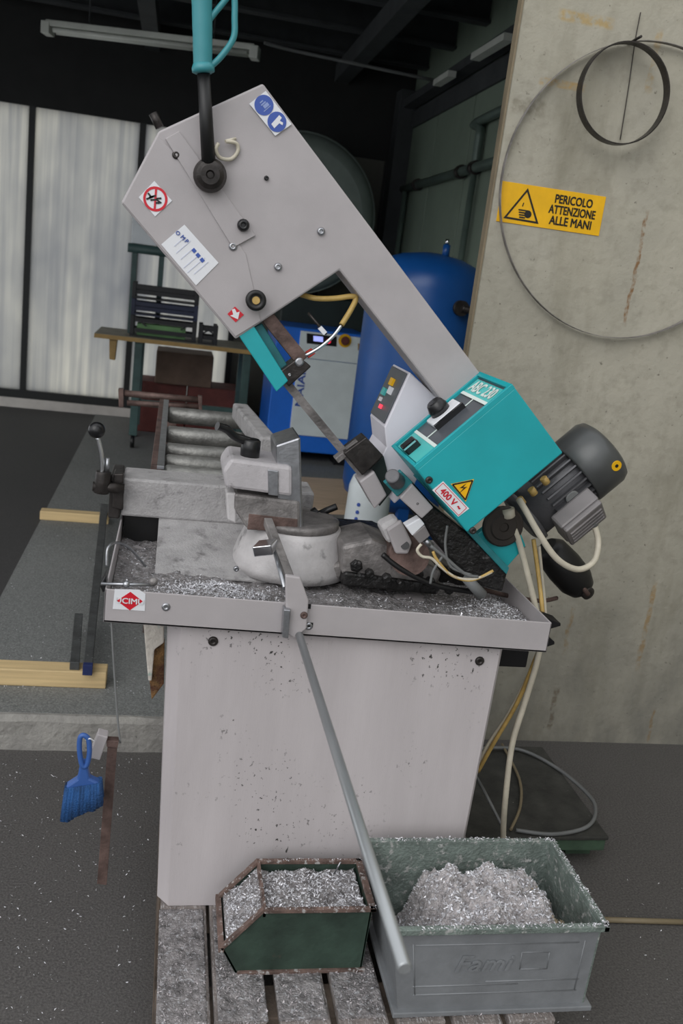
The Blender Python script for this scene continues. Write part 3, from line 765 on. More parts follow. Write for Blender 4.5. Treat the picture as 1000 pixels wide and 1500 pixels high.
text('lettering', 'ABC 230', on_panel(hw * .72, 0, .0045), (0, -1, 0), W, hw * .22, 'lettering_white', l1, width=.15)
l2 = MB().obox(on_panel(-hw * .72, 0), (U, W, (0, 1, 0)), (.0008, hw * .2, .088)).build('lower_label', 'panel_teal', S)
MB().obox(on_panel(-hw * .72 + hw * .2, 0, .0045), (U, W, (0, 1, 0)), (.0006, .004, .088)).build('label_line', 'lettering_white', l2)
sw = MB().obox(on_panel(.0 + hw * .02, .045, .006), (U, W, (0, 1, 0)), (.006, .040, .030)).build('switch_plate', 'white_label', S, .004)
MB().lathe(on_panel(hw * .0, .055, .012), -U, [(0, .024), (.012, .024), (.026, .019), (.03, .015)], 20).build('switch_knob', 'black_plastic', sw)
MB().obox(on_panel(hw * .02, .0, .006), (U, W, (0, 1, 0)), (.008, .040, .005)).build('switch_guard', 'black_plastic', sw)
sw2 = MB().obox(on_panel(-hw * .78, .01, .010), (U, W, (0, 1, 0)), (.010, .018, .024)).build('rocker_switch', 'black_plastic', S, .003)
MB().obox(on_panel(-hw * .80, -.012, .021), (U, W, (0, 1, 0)), (.002, .016, .006)).build('rocker_edge', 'chrome', sw2)
# box screws and prints
for q in ((628, 703), (692, 777)): bolt(q, YX, .008, sbx, 'dark_steel', .006, 'screw')
Yp = YX - .0012
v4 = prism('voltage_sticker', [(649, 705), (687, 745), (671, 757), (633, 718)], Yp, .001, 'white_label', S)
pc4 = [P(a, b, Yp) for a, b in ((649, 705), (687, 745), (671, 757), (633, 718))]
c4 = sum(pc4, Vector()) / 4; r4 = (pc4[1] - pc4[0]).normalized(); u4 = Vector((-r4.z, 0, r4.x))
if u4.z < 0: u4 = -u4
text('lettering', '400 V', c4 - r4 * .008 + Vector((0, -.0004, 0)), r4, u4, .014, 'red_print', v4, width=.046)
text('mains_symbol', '~', c4 + r4 * .026 + Vector((0, -.0004, 0)), r4, u4, .004, 'red_print', v4, width=.008)
bdr = MB()
L4 = (pc4[1] - pc4[0]).length / 2 - .004; H4 = abs((pc4[3] - pc4[0]).dot(u4)) / 2 - .003
for s_ in (-1, 1):
    bdr.obox(c4 + u4 * s_ * H4 + Vector((0, -.0003, 0)), (r4, u4, (0, 1, 0)), (L4, .0006, .0002)).obox(c4 + r4 * s_ * L4 + Vector((0, -.0003, 0)), (r4, u4, (0, 1, 0)), (.0006, H4, .0002))
bdr.build('red_border', 'red_print', v4)
tri = [(660, 709), (694, 702), (682, 735)]
vt_ = prism('high_voltage_sticker', tri, Yp - .0010, .0009, 'yellow_sign', S)
tp = [P(a, b, Yp - .0016) for a, b in tri]; tcn = sum(tp, Vector()) / 3
tb = MB()
ti = [tcn + (q - tcn) * .86 for q in tp]
for i in range(3):
    a_, b_ = ti[i], ti[(i + 1) % 3]; d_ = (b_ - a_)
    tb.obox((a_ + b_) / 2, (d_, Vector((-d_.z, 0, d_.x)), (0, 1, 0)), (d_.length / 2, .0015, .0002))
tb.build('black_border', 'black_print', vt_)
bl = MB().prism([P(a, b, Yp - .0017) for a, b in ((683, 708), (673, 715), (679, 715), (671, 724), (684, 713), (678, 714))], (0, .0002, 0)).build('bolt_symbol', 'black_print', vt_)
# ---- lower gear housing: teal plate, pulley, dark guard
prism('gear_plate', [(694, 786), (748, 744), (770, 800), (742, 832), (722, 815)], YA - .02, .02, 'teal', S, .003)
MB().lathe(P(735, 770, YA - .022), (0, -1, 0), [(0, .050), (.010, .050), (.013, .046), (.013, .034), (.016, .030), (.016, .012), (.012, .010)], 28, False).build('gear_boss', 'boss_brown', S)
prism('blade_wheel_guard', [(604, 706), (636, 742), (692, 787), (744, 838), (736, 868), (700, 858), (655, 815), (618, 765), (590, 735)], YA - .05, .12, 'oily_black', S, .006)
prism('guard_edge', [(612, 703), (620, 700), (746, 832), (742, 842)], YA - .062, .05, 'teal_dark', S, .002)
# hinge casting between frame and tray
prism('hinge_bracket', [(500, 800), (545, 790), (600, 812), (648, 838), (640, 862), (560, 850), (500, 842)], YA + .03, .16, 'cast_metal', S, .01)
prism('hinge_base', [(452, 776), (560, 784), (700, 850), (690, 872), (452, 838)], YA + .16, .14, 'oily_black', S, .008)
prism('hinge_foot', [(505, 838), (650, 858), (640, 872), (500, 858)], YA + .02, .12, 'oily_black', S, .006)
hl = MB().cyl(P(448, 766, YB - .06), P(468, 752, YB - .06), .022).build('slide_knob', 'black_rubber', S, .004)
MB().tube([P(462, 756, YB - .06), P(478, 748, YB - .07), P(493, 742, YB - .07)], .009, 10).build('slide_handle', 'black_plastic', hl)
for q, r_, yy in (((565, 845), .012, YA - .01), ((585, 852), .009, YA - .01), ((612, 838), .010, YA - .015), ((628, 850), .012, YA - .01), ((655, 862), .010, YA), ((540, 838), .011, YA), ((520, 826), .016, YA + .02)):
    MB().lathe(P(*q, yy + .02), (0, -1, 0), [(0, r_), (.02, r_), (.022, r_ * .6)], 6, False).build('hinge_nut', 'oily_black', S)
MB().tube([P(560, 812, YA - .02), P(590, 835, YA - .03), P(640, 858, YA - .03), P(700, 868, YA - .02)], .007, 8).build('hinge_hose', 'black_rubber', S)
MB().cyl(P(682, 846, YA - .07), P(706, 872, YA - .07), .012, .014).build('drain_tube', 'tie_grey', S)
prism('hinge_wedge', [(470, 828), (520, 822), (528, 846), (470, 852)], YA + .06, .08, 'cast_metal', S, .01)
MB().cyl(P(600, 815, YA - .03), P(600, 815, YA + .03) + Vector((0, .14, 0)), .048, n=28).build('hinge_pin', 'rust_steel', S)
prism('link_plate', [(566, 776), (588, 762), (604, 795), (598, 812), (580, 812)], YA - .045, .014, 'machine_paint', S, .005)
MB().cyl(P(593, 799, YA - .047), P(593, 799, YA - .04), .010, n=16).build('link_hole', 'black_plastic', S)
prism('link_boss', [(556, 772), (584, 758), (592, 782), (570, 800)], YA - .03, .06, 'pale_paint', S, .012)
prism('stop_block', [(604, 709), (635, 744), (618, 760), (585, 730)], YX + .06, .09, 'machine_paint', S, .003)
bolt((611.5, 738), YX + .06, .004, S, 'black_plastic', .001, 'stop_hole')
prism('stop_plate', [(563, 708), (582, 728), (605, 707), (588, 690)], YX + .07, .02, 'teal_dark', S, .002)
MB().cyl(P(582, 706, YX + .07), P(574, 697, YX + .03), .018, .016).build('stop_knob', 'motor_grey', S, .003)
cn = prism('cable_connector', [(594, 771), (615, 759), (622, 768), (604, 785)], YX + .07, .03, 'white_label', S, .002)
prism('connector_body', [(604, 784), (622, 769), (630, 785), (615, 797)], YX + .07, .03, 'terminal_grey', cn, .002)
MB().cyl(P(622, 790, YX + .085), P(631, 800, YX + .085), .008).build('connector_nut', 'steel', cn)
yc = YX + .06
for pts, mm, r in (([(617, 797), (611, 806), (618, 815), (632, 818), (645, 830), (668, 846), (695, 848), (720, 838)], 'cream_cable', .0035),
                ([(634, 808), (640, 820), (660, 842), (690, 850), (722, 836)], 'yellow_cable', .0035),
                ([(631, 800), (650, 815), (680, 840), (700, 845)], 'grey_cable', .004),
                ([(650, 812), (635, 835), (630, 855)], 'grey_cable', .003),
                ([(655, 770), (652, 800), (660, 830), (690, 842)], 'grey_cable', .003)):
    MB().tube([P(a, b, yc) for a, b in pts], r, 8).build('sensor_cable', mm, S)

# ---- motor
YM = 2.07
mx0, mx1 = P(752, 772, YM), P(893, 652, YM)
ax = W.copy()
cw = P(862, 676, YM)                                        # middle of the fan cowl
mot = MB().lathe(cw - ax * .20, ax, [(0, .070), (.165, .070), (.17, .066)], 32).build('motor_body', 'motor_grey', S)
MB().lathe(cw - ax * .045, ax, [(0, .088), (.004, .091), (.078, .091), (.094, .084), (.102, .068), (.104, .0)], 40).build('fan_cowl', 'motor_cowl', mot)
for k in range(26):
    t = 2 * math.pi * k / 26
    a_ = U * math.cos(t) + Vector((0, 1, 0)) * math.sin(t); b_ = ax.cross(a_)
    MB().obox(cw - ax * .095 + a_ * .075, (ax, a_, b_), (.055, .009, .0022)).build('cooling_fin', 'motor_grey', mot)
MB().lathe(cw - ax * .225, ax, [(0, .058), (.012, .078), (.026, .078), (.028, .066)], 32).build('motor_flange', 'motor_grey', mot)
tn = (U * .62 + Vector((0, -.78, 0))).normalized(); tb_ = ax.cross(tn)
tcen = cw - ax * .115 + tn * .092
tbx = MB().obox(tcen, (ax, tb_, tn), (.058, .048, .022)).build('terminal_box', 'terminal_grey', mot, .006)
tl = MB().obox(tcen + tn * .028, (ax, tb_, tn), (.056, .046, .008)).build('terminal_lid', 'terminal_grey', mot, .005)
for s_ in (-.024, -.008, .008, .024):
    MB().obox(tcen + tn * .037 + tb_ * s_, (ax, tb_, tn), (.048, .003, .003)).build('lid_rib', 'terminal_grey', mot, .001)
MB().lathe(cw - ax * .10 + (U * .1 + Vector((0, -1, 0))).normalized() * .078, (U * .1 + Vector((0, -1, 0))), [(0, .018), (.004, .018), (.005, .014)], 18).build('maker_plate', 'tie_grey', mot)
sc = P(893, 688, YM - .085)
sdir = (sc - cw); sdir = (sdir - ax * sdir.dot(ax)).normalized()
MB().lathe(cw + ax * .028 + sdir * .0895, sdir, [(0, .013), (.0025, .013)], 20).build('motor_sticker', 'yellow_sign', mot)
MB().lathe(cw + ax * .028 + sdir * .092, sdir, [(0, .0045), (.0006, .0045)], 12).build('sticker_symbol', 'black_print', mot)
gl_ = P(868, 762, YM - .08)
MB().cyl(P(860, 752, YM - .08), P(871, 770, YM - .08), .012, .010, n=8).build('cable_gland', 'tie_grey', mot)
MB().tube([P(870, 768, YM - .08), P(876, 795, YM - .09), P(869, 823, YM - .12), P(845, 834, YM - .15), P(815, 818, YM - .17), P(788, 780, YM - .17), P(768, 745, YM - .15), P(760, 732, YM - .13)], .0075, 12, 8).build('motor_cable', 'cream_cable', S)
for q in ((760, 730), (777, 716), (795, 700)):
    MB().cyl(P(q[0], q[1], YX + .17), P(q[0] + 6, q[1] + 8, YX + .17), .009, n=8).build('box_gland', 'yellow_cable', S)
# black lift cylinder behind the tray end
c0_, c1_ = P(800, 800, 2.22), P(856, 866, 2.22)
dcy = (c1_ - c0_); Lc = dcy.length
lc_ = MB().lathe(c0_, dcy, [(0, .03), (.02, .046), (Lc * .45, .052), (Lc * .75, .05), (Lc * .92, .038), (Lc, .02)], 28).build('lift_cylinder', 'black_rubber', S)
MB().lathe(c1_ - dcy.normalized() * .012 + Vector((0, -.025, 0)), (.25, -.9, -.2), [(0, .020), (.012, .019), (.014, .01)], 16).build('cylinder_cap', 'dark_steel', lc_)
MB().cyl(P(850, 856, 2.18), P(861, 871, 2.18), .007).build('cylinder_stem', 'rust_steel', lc_)
MB().tube([P(690, 858, 1.95), P(740, 872, 2.05), P(790, 880, 2.15), P(815, 876, 2.2)], .006, 8).build('oil_hose', 'rust_steel', S)
# supply cables down the right end of the tray
yk = 1.97
for pts, mm, r in (([(742, 752, yk), (757, 785, yk), (772, 840, yk), (784, 890, yk), (791, 930, yk - .02), (786, 970, yk - .02), (768, 1030, yk), (750, 1090, yk), (741, 1160, yk), (737, 1215, yk + .02), (738, 1262, yk + .05)], 'cream_cable', .0078),
                 ([(781, 790, yk + .05), (788, 840, yk + .03), (794, 893, yk), (795, 935, yk - .02), (782, 970, yk), (757, 1030, yk + .03), (722, 1090, yk + .06), (700, 1130, yk + .1)], 'yellow_cable', .0055),
                 ([(789, 800, yk + .06), (794, 850, yk + .05), (798, 895, yk + .03), (797, 940, yk), (776, 985, yk + .02), (745, 1045, yk + .05), (712, 1095, yk + .08), (692, 1140, yk + .12)], 'cream_cable', .0045)):
    MB().tube([P(*q) for q in pts], r, 10, 6).build('supply_cable', mm, S)
MB().lathe(P(742, 752, yk) + Vector((0, .0, .012)), (.3, 0, -1), [(0, .016), (.02, .016), (.024, .011)], 12).build('cable_collar', 'cream_cable', S)
for a_, b_ in (((800, 905), (821, 915)), ((800, 930), (812, 942))):
    MB().prism([P(a_[0], a_[1], 1.9), P(b_[0], b_[1] - 2, 1.9), P(b_[0], b_[1] + 2, 1.9), P(a_[0], a_[1] + 18, 1.9)], (0, .05, 0)).build('tray_bracket', 'black_plastic', S, .001)

# =================================================================== PALLET, BINS, SWARF
pal = thing('pallet', (.5, 1.9, 0), 'grey weathered wooden pallet under the saw, its boards strewn with swarf', 'pallet')
PX0 = .066; PITCH = .1225; BW = .104
rp = random.Random(2)
for k in range(7):
    x = PX0 + PITCH * k; j = rp.uniform(-.006, .006); f = 1.452 + rp.uniform(-.012, .012)
    MB().box((x + j, f, .118), (x + BW + j, 2.34, ZP - .001)).build('plank', 'old_plank', pal, .003)
for y in (1.50, 1.86, 2.22): MB().box((PX0, y, .022), (PX0 + PITCH * 6 + BW, y + .09, .118)).build('stringer', 'stringer_wood', pal, .003)
for x in (PX0, PX0 + PITCH * 3, PX0 + PITCH * 6): MB().box((x, 1.47, 0), (x + .1, 2.33, .022)).build('skid_board', 'stringer_wood', pal, .002)

# grey stacking bin
BN = thing('storage_bin', (.75, 1.6, ZP), 'grey steel stacking bin heaped with silver swarf on the pallet', 'bin')
bx0, bx1, by0, by1 = .560, .978, 1.478, 1.73          # foot
rx0, rx1, ry0, ry1 = .508, .985, 1.455, 1.758; RZB = .365
th = .004
def wall(a, b, c, d, n): # quad to slab along n
    return [a, b, c, d], n
bs_ = MB()
lo_ = [Vector((bx0, by0, ZP + .012)), Vector((bx1, by0, ZP + .012)), Vector((bx1, by1, ZP + .012)), Vector((bx0, by1, ZP + .012))]
hi_ = [Vector((rx0 + .012, ry0 + .012, RZB - .012)), Vector((rx1 - .012, ry0 + .012, RZB - .012)), Vector((rx1 - .012, ry1 - .012, RZB - .012)), Vector((rx0 + .012, ry1 - .012, RZB - .012))]
def panel(i, material, name):
    j = (i + 1) % 4
    q = [lo_[i], lo_[j], hi_[j], hi_[i]]; n_ = (q[1] - q[0]).cross(q[3] - q[0]).normalized() * -th
    return MB().prism(q, n_).build(name, material, BN)
panel(0, 'bin_grey', 'front_panel'); panel(1, 'bin_inside', 'end_panel'); panel(2, 'bin_inside', 'back_panel'); panel(3, 'bin_grey', 'end_panel')
MB().hexa([q for q in lo_], [q + Vector((0, 0, .004)) for q in lo_]).build('base_panel', 'bin_grey', BN)
rim = MB()
for (a, b) in (((rx0, ry0), (rx1, ry0 + .014)), ((rx0, ry1 - .014), (rx1, ry1)), ((rx0, ry0), (rx0 + .014, ry1)), ((rx1 - .014, ry0), (rx1, ry1))):
    rim.box((a[0], a[1], RZB - .014), (b[0], b[1], RZB))
rim.build('rim', 'bin_inside', BN, .002)
MB().box((bx0 - .012, by0 - .012, ZP), (bx1 + .014, by1 + .012, ZP + .012)).build('foot_flange', 'bin_grey', BN, .002)
# pressed lines, frame and lettering on the front
def on_front(s_, t_, out=.001):
    a = lo_[0] * (1 - s_) + lo_[1] * s_; b = hi_[0] * (1 - s_) + hi_[1] * s_
    return a * (1 - t_) + b * t_ + Vector((0, -out, 0))
for t_, s0, s1 in ((.18, .08, .94), (.29, .08, .62), (.33, .45, .94), (.82, .1, .9)):
    MB().tube([on_front(s0, t_, 0), on_front(s1, t_, 0)], .0016, 6, 1).build('pressed_line', 'bin_grey', BN)
for s_ in (.09, .93): MB().tube([on_front(s_, .18, 0), on_front(s_, .84, 0)], .0016, 6, 1).build('pressed_line', 'bin_grey', BN)
fr_r = (on_front(1, .5) - on_front(0, .5)).normalized(); fr_u = (on_front(.5, 1) - on_front(.5, 0)).normalized()
t_emb = text('embossed_lettering', 'Fami', on_front(.44, .58, .0028), fr_r, fr_u + fr_r * .4, .042, 'bin_grey', BN, width=.115, bold=.004)
sol = t_emb.modifiers.new('depth', 'SOLIDIFY'); sol.thickness = .003; sol.offset = 0
fb = MB()
for (s0, t0), (s1, t1) in (((.62, .48), (.76, .48)), ((.62, .7), (.76, .7)), ((.62, .48), (.62, .7)), ((.76, .48), (.76, .7))): fb.tube([on_front(s0, t0, .0), on_front(s1, t1, .0)], .0014, 6, 1)
fb.build('embossed_frame', 'bin_grey', BN)
# swarf heap in the bin
def bin_h(x, y):
    u = (x - .53) / .44; v = (y - 1.48) / .26
    s1 = max(0, min(1, (u - .10) / .26)); s2 = max(0, min(1, (.98 - u) / .22)); s3 = max(0, min(1, (1.05 - v) / .35))
    sm = lambda q: q * q * (3 - 2 * q)
    h = .165 + .175 * sm(s1) * (.45 + .55 * sm(s2)) * (.55 + .45 * sm(s3)) + .034 * noise.noise((x * 17, y * 17, 2.3))
    h += .026 * noise.noise((x * 30, y * 30, 4)) + .014 * noise.noise((x * 62, y * 62, 8)) + .007 * noise.noise((x * 130, y * 130, 9))
    return min(max(h, .165), .372)
heap = MB().grid(.568, .955, 1.492, 1.715, 150, 90, bin_h, bottom=ZP + .02).build('swarf_heap', 'swarf', None)
tag(heap, 'heap of curly silver aluminium swarf inside the grey bin', 'swarf', kind='stuff')
mb = MB()
scatter(mb, 5200, lambda r: (lambda x, y: (x, y, bin_h(x, y)))(r.uniform(.572, .95), r.uniform(1.495, 1.712)), .002, .0055, 7)
def rim_s(r):
    k = r.randrange(3)
    if k == 0: return (r.uniform(rx0, rx1), r.uniform(ry1 - .014, ry1), RZB)
    if k == 1: return (r.uniform(rx1 - .014, rx1), r.uniform(ry0, ry1), RZB)
    return (r.uniform(rx0 + .06, rx1), r.uniform(ry0, ry0 + .014), RZB)
scatter(mb, 700, rim_s, .0012, .004, 8)
tag(mb.build('loose_chips', 'chip', None, recalc=False), 'loose glinting chips on the swarf and rim of the grey bin', 'metal chips', kind='stuff')
tag(scatter(MB(), 900, lambda q: (lambda x, y: (x, y, bin_h(x, y) + .002))(min(.952, q.gauss(.925, .014)), min(1.70, max(1.495, q.gauss(1.56, .035)))), .002, .006, 9).build('sawdust_clump', 'sand_chip', None, recalc=False), 'small beige clump of dust beside the swarf heap in the grey bin', 'dust', kind='stuff')

# green picking bin
GN = thing('picking_bin', (.34, 1.69, ZP), 'dark green open-fronted picking bin full of swarf at the foot of the saw', 'bin')
gy0, gy1 = 1.60, 1.762; GZ = .302
prof_g = [(.278, GZ), (.512, GZ), (.508, ZP), (.232, ZP), (.196, .205)]
for y, nm in ((gy0, 'side_panel'), (gy1 - .004, 'side_panel')):
    MB().prism([(x, y, z) for x, z in prof_g], (0, .004, 0)).build(nm, 'bin_green', GN, .001)
box('base_panel', (.232, gy0, ZP), (.508, gy1, ZP + .004), 'bin_green', GN)
MB().prism([(.512, gy0, GZ), (.508, gy0, ZP), (.504, gy0, ZP), (.508, gy0, GZ)], (0, gy1 - gy0, 0)).build('end_panel', 'bin_green', GN)
MB().prism([(.232, gy0, ZP), (.196, gy0, .205), (.200, gy0, .207), (.236, gy0, ZP + .002)], (0, gy1 - gy0, 0)).build('front_lip', 'bin_green', GN)
MB().prism([(.276, gy0, GZ), (.282, gy0, GZ), (.282, gy0, GZ - .02), (.276, gy0, GZ - .02)], (0, gy1 - gy0, 0)).build('cross_bar', 'bin_rim', GN)
rm = MB()
rm.box((.278, gy0 - .005, GZ - .008), (.520, gy0 + .005, GZ + .001)).box((.278, gy1 - .005, GZ - .008), (.520, gy1 + .005, GZ + .001)).box((.506, gy0 - .005, GZ - .008), (.520, gy1 + .005, GZ + .001))
for y in (gy0, gy1 - .004): rm.obox(((.278 + .196) / 2, y + .002, (GZ + .205) / 2), ((.278 - .196, 0, GZ - .205), (0, 1, 0), (-(GZ - .205), 0, .278 - .196)), (.064, .006, .004))
rm.box((.190, gy0 - .004, .198), (.202, gy1 + .004, .210))
rm.box((.235, gy0 - .006, ZP), (.515, gy0 + .002, ZP + .008))
rm.build('rim', 'bin_rim', GN, .001)
def gbin_h(x, y):
    top = .205 + (x - .196) / .082 * .085 if x < .278 else .288
    h = top - .006 + .012 * noise.noise((x * 26, y * 26, 5)) + .006 * noise.noise((x * 70, y * 70, 6)) - .03 * math.exp(-((x - .43) ** 2 + (y - 1.66) ** 2) / .0004)
    return min(h, top + .008)
tag(MB().grid(.206, .502, gy0 + .006, gy1 - .006, 110, 60, gbin_h, bottom=.20).build('swarf_fill', 'swarf_dark', None), 'grey swarf filling the dark green picking bin', 'swarf', kind='stuff')
mb = MB()
scatter(mb, 2600, lambda r: (lambda x, y: (x, y, gbin_h(x, y)))(r.uniform(.208, .5), r.uniform(gy0 + .008, gy1 - .008)), .0015, .005, 11)
scatter(mb, 250, lambda r: (r.uniform(.28, .52), r.choice((gy0, gy1)) + r.uniform(-.004, .004), GZ), .001, .003, 12)
tag(mb.build('loose_chips', 'chip', None, recalc=False), 'loose bright chips on the fill and rim of the green bin', 'metal chips', kind='stuff')
tag(MB().cyl((.452, 1.735, .285), (.462, 1.732, .318), .002, n=6).build('offcut_pin', 'steel'), 'thin bright metal pin sticking out of the green bin', 'pin')

# swarf strewn on the pallet boards
def pal_s(r):
    k = r.randrange(7); x = PX0 + PITCH * k + r.uniform(.003, BW - .003)
    return (x, r.uniform(1.465, 1.80), ZP)
mb = MB(); scatter(mb, 8000, pal_s, .0012, .0048, 21)
tag(mb.build('pallet_chips', 'dull_chip', None, recalc=False), 'fine bright swarf strewn over the pallet boards', 'metal chips', kind='stuff')
def drift(k):
    x = PX0 + PITCH * k
    def h(a, b): return ZP + .002 + .006 * max(0, noise.noise((a * 22, b * 22, k))) + .003 * noise.noise((a * 90, b * 90, k + 3)) 
    return MB().grid(x + .002, x + BW - .002, 1.47, 1.80, 26, 70, h, bottom=ZP - .0005)
dm = MB()
for k in range(4):
    d_ = drift(k); o_ = len(dm.v); dm.v += d_.v; dm.f += [tuple(i + o_ for i in f) for f in d_.f]; dm.sm += d_.sm
tag(dm.build('swarf_drift', 'swarf_dark', None), 'grey drifts of swarf on the pallet boards in front of the saw', 'swarf', kind='stuff')
# chips scattered on the floors
mb = MB()
def fl(r):
    x = r.uniform(-1.2, 1.9); y = r.uniform(.8, 2.7)
    if .04 < x < .93 and y > 1.43: return None
    if x > .95 and r.random() < .75: return None
    if x > .9 and y > 2.1: return None
    return (x, y, 0)
scatter(mb, 4200, fl, .001, .0042, 31)
scatter(mb, 700, lambda r: (r.uniform(-.62, .9), 2.92 + 2.0 * r.random() ** 2, Z1), .001, .004, 32)
tag(mb.build('floor_chips', 'chip', None, recalc=False), 'tiny bright metal chips scattered over the dark floor', 'metal chips', kind='stuff')

# =================================================================== HANGING BITS LEFT OF THE SAW
tag(MB().tube([P(163, 908, 1.80), P(167, 980, 1.80), P(172, 1050, 1.80), P(176, 1088, 1.80)], .0022, 8).build('hanging_wire', 'tie_grey'), 'thin wire hanging from the corner of the chip tray down to a steel bar', 'wire')
hb = thing('hanging_bar', P(160, 1090, 1.80), 'rusty flat steel bar with a grey block hanging on the thin wire', 'bar')
MB().prism([P(158, 1086, 1.80), P(172, 1088, 1.80), P(156, 1297, 1.80), P(142, 1295, 1.80)], (0, .012, 0)).build('bar', 'rust_steel', hb, .001)
MB().prism([P(143, 1076, 1.785), P(158, 1080, 1.785), P(146, 1114, 1.785), P(129, 1110, 1.785)], (0, .03, 0)).build('block', 'machine_paint', hb, .002)
MB().prism([P(156, 1085, 1.79), P(174, 1086, 1.79), P(172, 1096, 1.79), P(156, 1094, 1.79)], (0, .02, 0)).build('clip', 'rust_steel', hb, .001)
br = thing('hand_brush', P(122, 1080, 1.79), 'blue plastic hand brush hanging by its handle beside the steel bar', 'brush')
YBr = 1.75
hp = [P(124, 1086, YBr), P(117, 1082, YBr), P(116.5, 1095, YBr), P(119, 1120, YBr), P(121, 1140, YBr)]
MB().tube([P(131, 1096, YBr), P(129, 1082, YBr), P(122, 1077, YBr), P(117, 1082, YBr), P(116.5, 1100, YBr), P(120, 1120, YBr), P(126, 1122, YBr), P(130, 1110, YBr)], .0055, 10, 6, True).build('handle', 'brush_blue', br)
MB().prism([P(117, 1118, YBr), P(127, 1118, YBr), P(131, 1141, YBr), P(146, 1148, YBr), P(103, 1164, YBr), P(96, 1153, YBr), P(113, 1142, YBr)], (0, .022, 0)).build('brush_head', 'brush_blue', br, .004)
rb = random.Random(6)
bm_ = MB()
for i in range(11):
    for j in range(3):
        s_ = (i + .5) / 11
        a_ = lerp(P(96, 1155, YBr), P(147, 1147, YBr), s_) + Vector((0, .003 + .008 * j, 0)); b_ = lerp(P(90, 1203, YBr), P(149, 1178, YBr), s_) + Vector((0, -.004 + .015 * j, rb.uniform(-.004, .004)))
        bm_.cyl(a_, b_, .0065, .0075, 6)
bm_.build('bristles', 'bristle_blue', br)
tag(MB().tube([P(126, 1084, YBr - .002), P(132, 1082, YBr - .004), P(138, 1086, YBr + .002)], .0016, 6).build('brush_hook', 'white_label'), 'small white wire hook holding the blue brush to the grey block', 'hook')
rg = thing('rag_strip', P(225, 915, 1.95), 'stained whitish rag bunched under the left end of the chip tray', 'rag')
def ragm(poly, Y, d, name, mm): return MB().prism([P(a, b, Y) for a, b in poly], (0, d, 0)).build(name, mm, rg, .003)
ragm([(210, 914), (240, 918), (240, 942), (226, 952), (222, 998), (217, 998)], 1.93, .03, 'cloth', 'rag')
ragm([(222, 950), (241, 938), (240, 1002), (222, 1026), (219, 1000)], 1.945, .018, 'honeycomb_strip', 'honeycomb')

# =================================================================== INFEED ROLLERS AND STOCK
RC = thing('roller_conveyor', (.15, 3.0, Z1), 'steel infeed roller track behind the saw, dusty with swarf', 'roller track')
rails = MB()
box('side_rail', (-.032, 2.435, .955), (-.014, 3.62, 1.045), 'rust_steel', RC, .002)
box('rail_flange', (-.016, 2.435, 1.035), (.004, 3.62, 1.045), 'steel', RC, .001)
box('side_rail', (.318, 2.435, .955), (.336, 3.62, 1.02), 'rust_steel', RC, .002)
for yy, r in ((2.47, .030), (2.62, .027), (2.79, .027), (3.06, .031), (3.46, .031)):
    MB().lathe((0.0, yy, 1.012), (1, 0, 0), [(0, r * .55), (.004, r * .8), (.012, r), (.305, r), (.313, r * .8), (.317, r * .55)], 26).build('roller', 'roller_steel', RC)
for x in (-.03, .32):
    MB().box((x, 3.45, Z1), (x + .03, 3.49, .955)).build('leg', 'rust_steel', RC, .002)
ES = thing('roller_stand', (-.05, 3.95, Z1), 'small rusty roller stand beyond the end of the roller track', 'roller stand')
ya = 3.95
e0, e1 = P(182, 576, ya), P(291, 586, ya)
MB().cyl(e0, e1, .014).build('roller', 'rust_steel', ES)
MB().cyl(P(186, 590, ya), P(292, 596, ya), .012).build('cross_bar', 'rust_steel', ES)
MB().prism([P(173, 570, ya - .02), P(181, 570, ya - .02), P(181, 597, ya - .02), P(174, 597, ya - .02)], (0, .04, 0)).build('end_plate', 'rust_steel', ES, .002)
MB().prism([P(290, 580, ya - .02), P(296, 581, ya - .02), P(296, 602, ya - .02), P(291, 601, ya - .02)], (0, .04, 0)).build('end_plate', 'rust_steel', ES, .002)
cx_ = (e0.x + e1.x) / 2
MB().box((cx_ + .03, ya - .02, Z1 + .02), (cx_ + .07, ya + .02, e0.z - .05)).build('post', 'rust_steel', ES, .002)
MB().box((cx_ - .12, ya - .15, Z1), (cx_ + .2, ya + .15, Z1 + .02)).build('foot', 'rust_steel', ES, .002)

bt = MB().box((-.80, 2.945, Z1), (-.137, 3.02, Z1 + .062)).build('timber_batten', 'pine', None, .004)
tag(bt, 'pale pine batten lying on the inner floor just behind the kerb', 'timber')
b2 = MB().box((-.635, 4.93, Z1), (-.27, 5.0, Z1 + .05)).build('timber_batten', 'pine', None, .004)
tag(b2, 'short pine batten lying on the inner floor farther from the kerb', 'timber')
sbars = thing('steel_bar', (-.23, 3.9, Z1 + .062), 'long grey flat steel bar with a blue painted end resting on both pine battens', 'steel bar')
zb0 = Z1 + .062
MB().hexa([(-.215, 2.93, zb0), (-.185, 2.93, zb0), (-.285, 5.05, zb0 - .012), (-.325, 5.05, zb0 - .012)], [(-.215, 2.93, zb0 + .035), (-.185, 2.93, zb0 + .035), (-.285, 5.05, zb0 + .023), (-.325, 5.05, zb0 + .023)]).build('bar', 'bar_steel', sbars, .002)
MB().box((-.216, 2.922, zb0 - .002), (-.184, 2.945, zb0 + .0365)).build('painted_end', 'blue_paint', sbars, .001)
o = MB().hexa([(-.262, 2.955, zb0), (-.230, 2.955, zb0), (-.262, 3.40, zb0), (-.294, 3.40, zb0)], [(-.262, 2.955, zb0 + .03), (-.230, 2.955, zb0 + .03), (-.262, 3.40, zb0 + .03), (-.294, 3.40, zb0 + .03)]).build('steel_offcut', 'bar_steel', None, .002)
tag(o, 'short grey flat steel offcut lying on the near batten beside the blue-ended bar', 'steel bar')

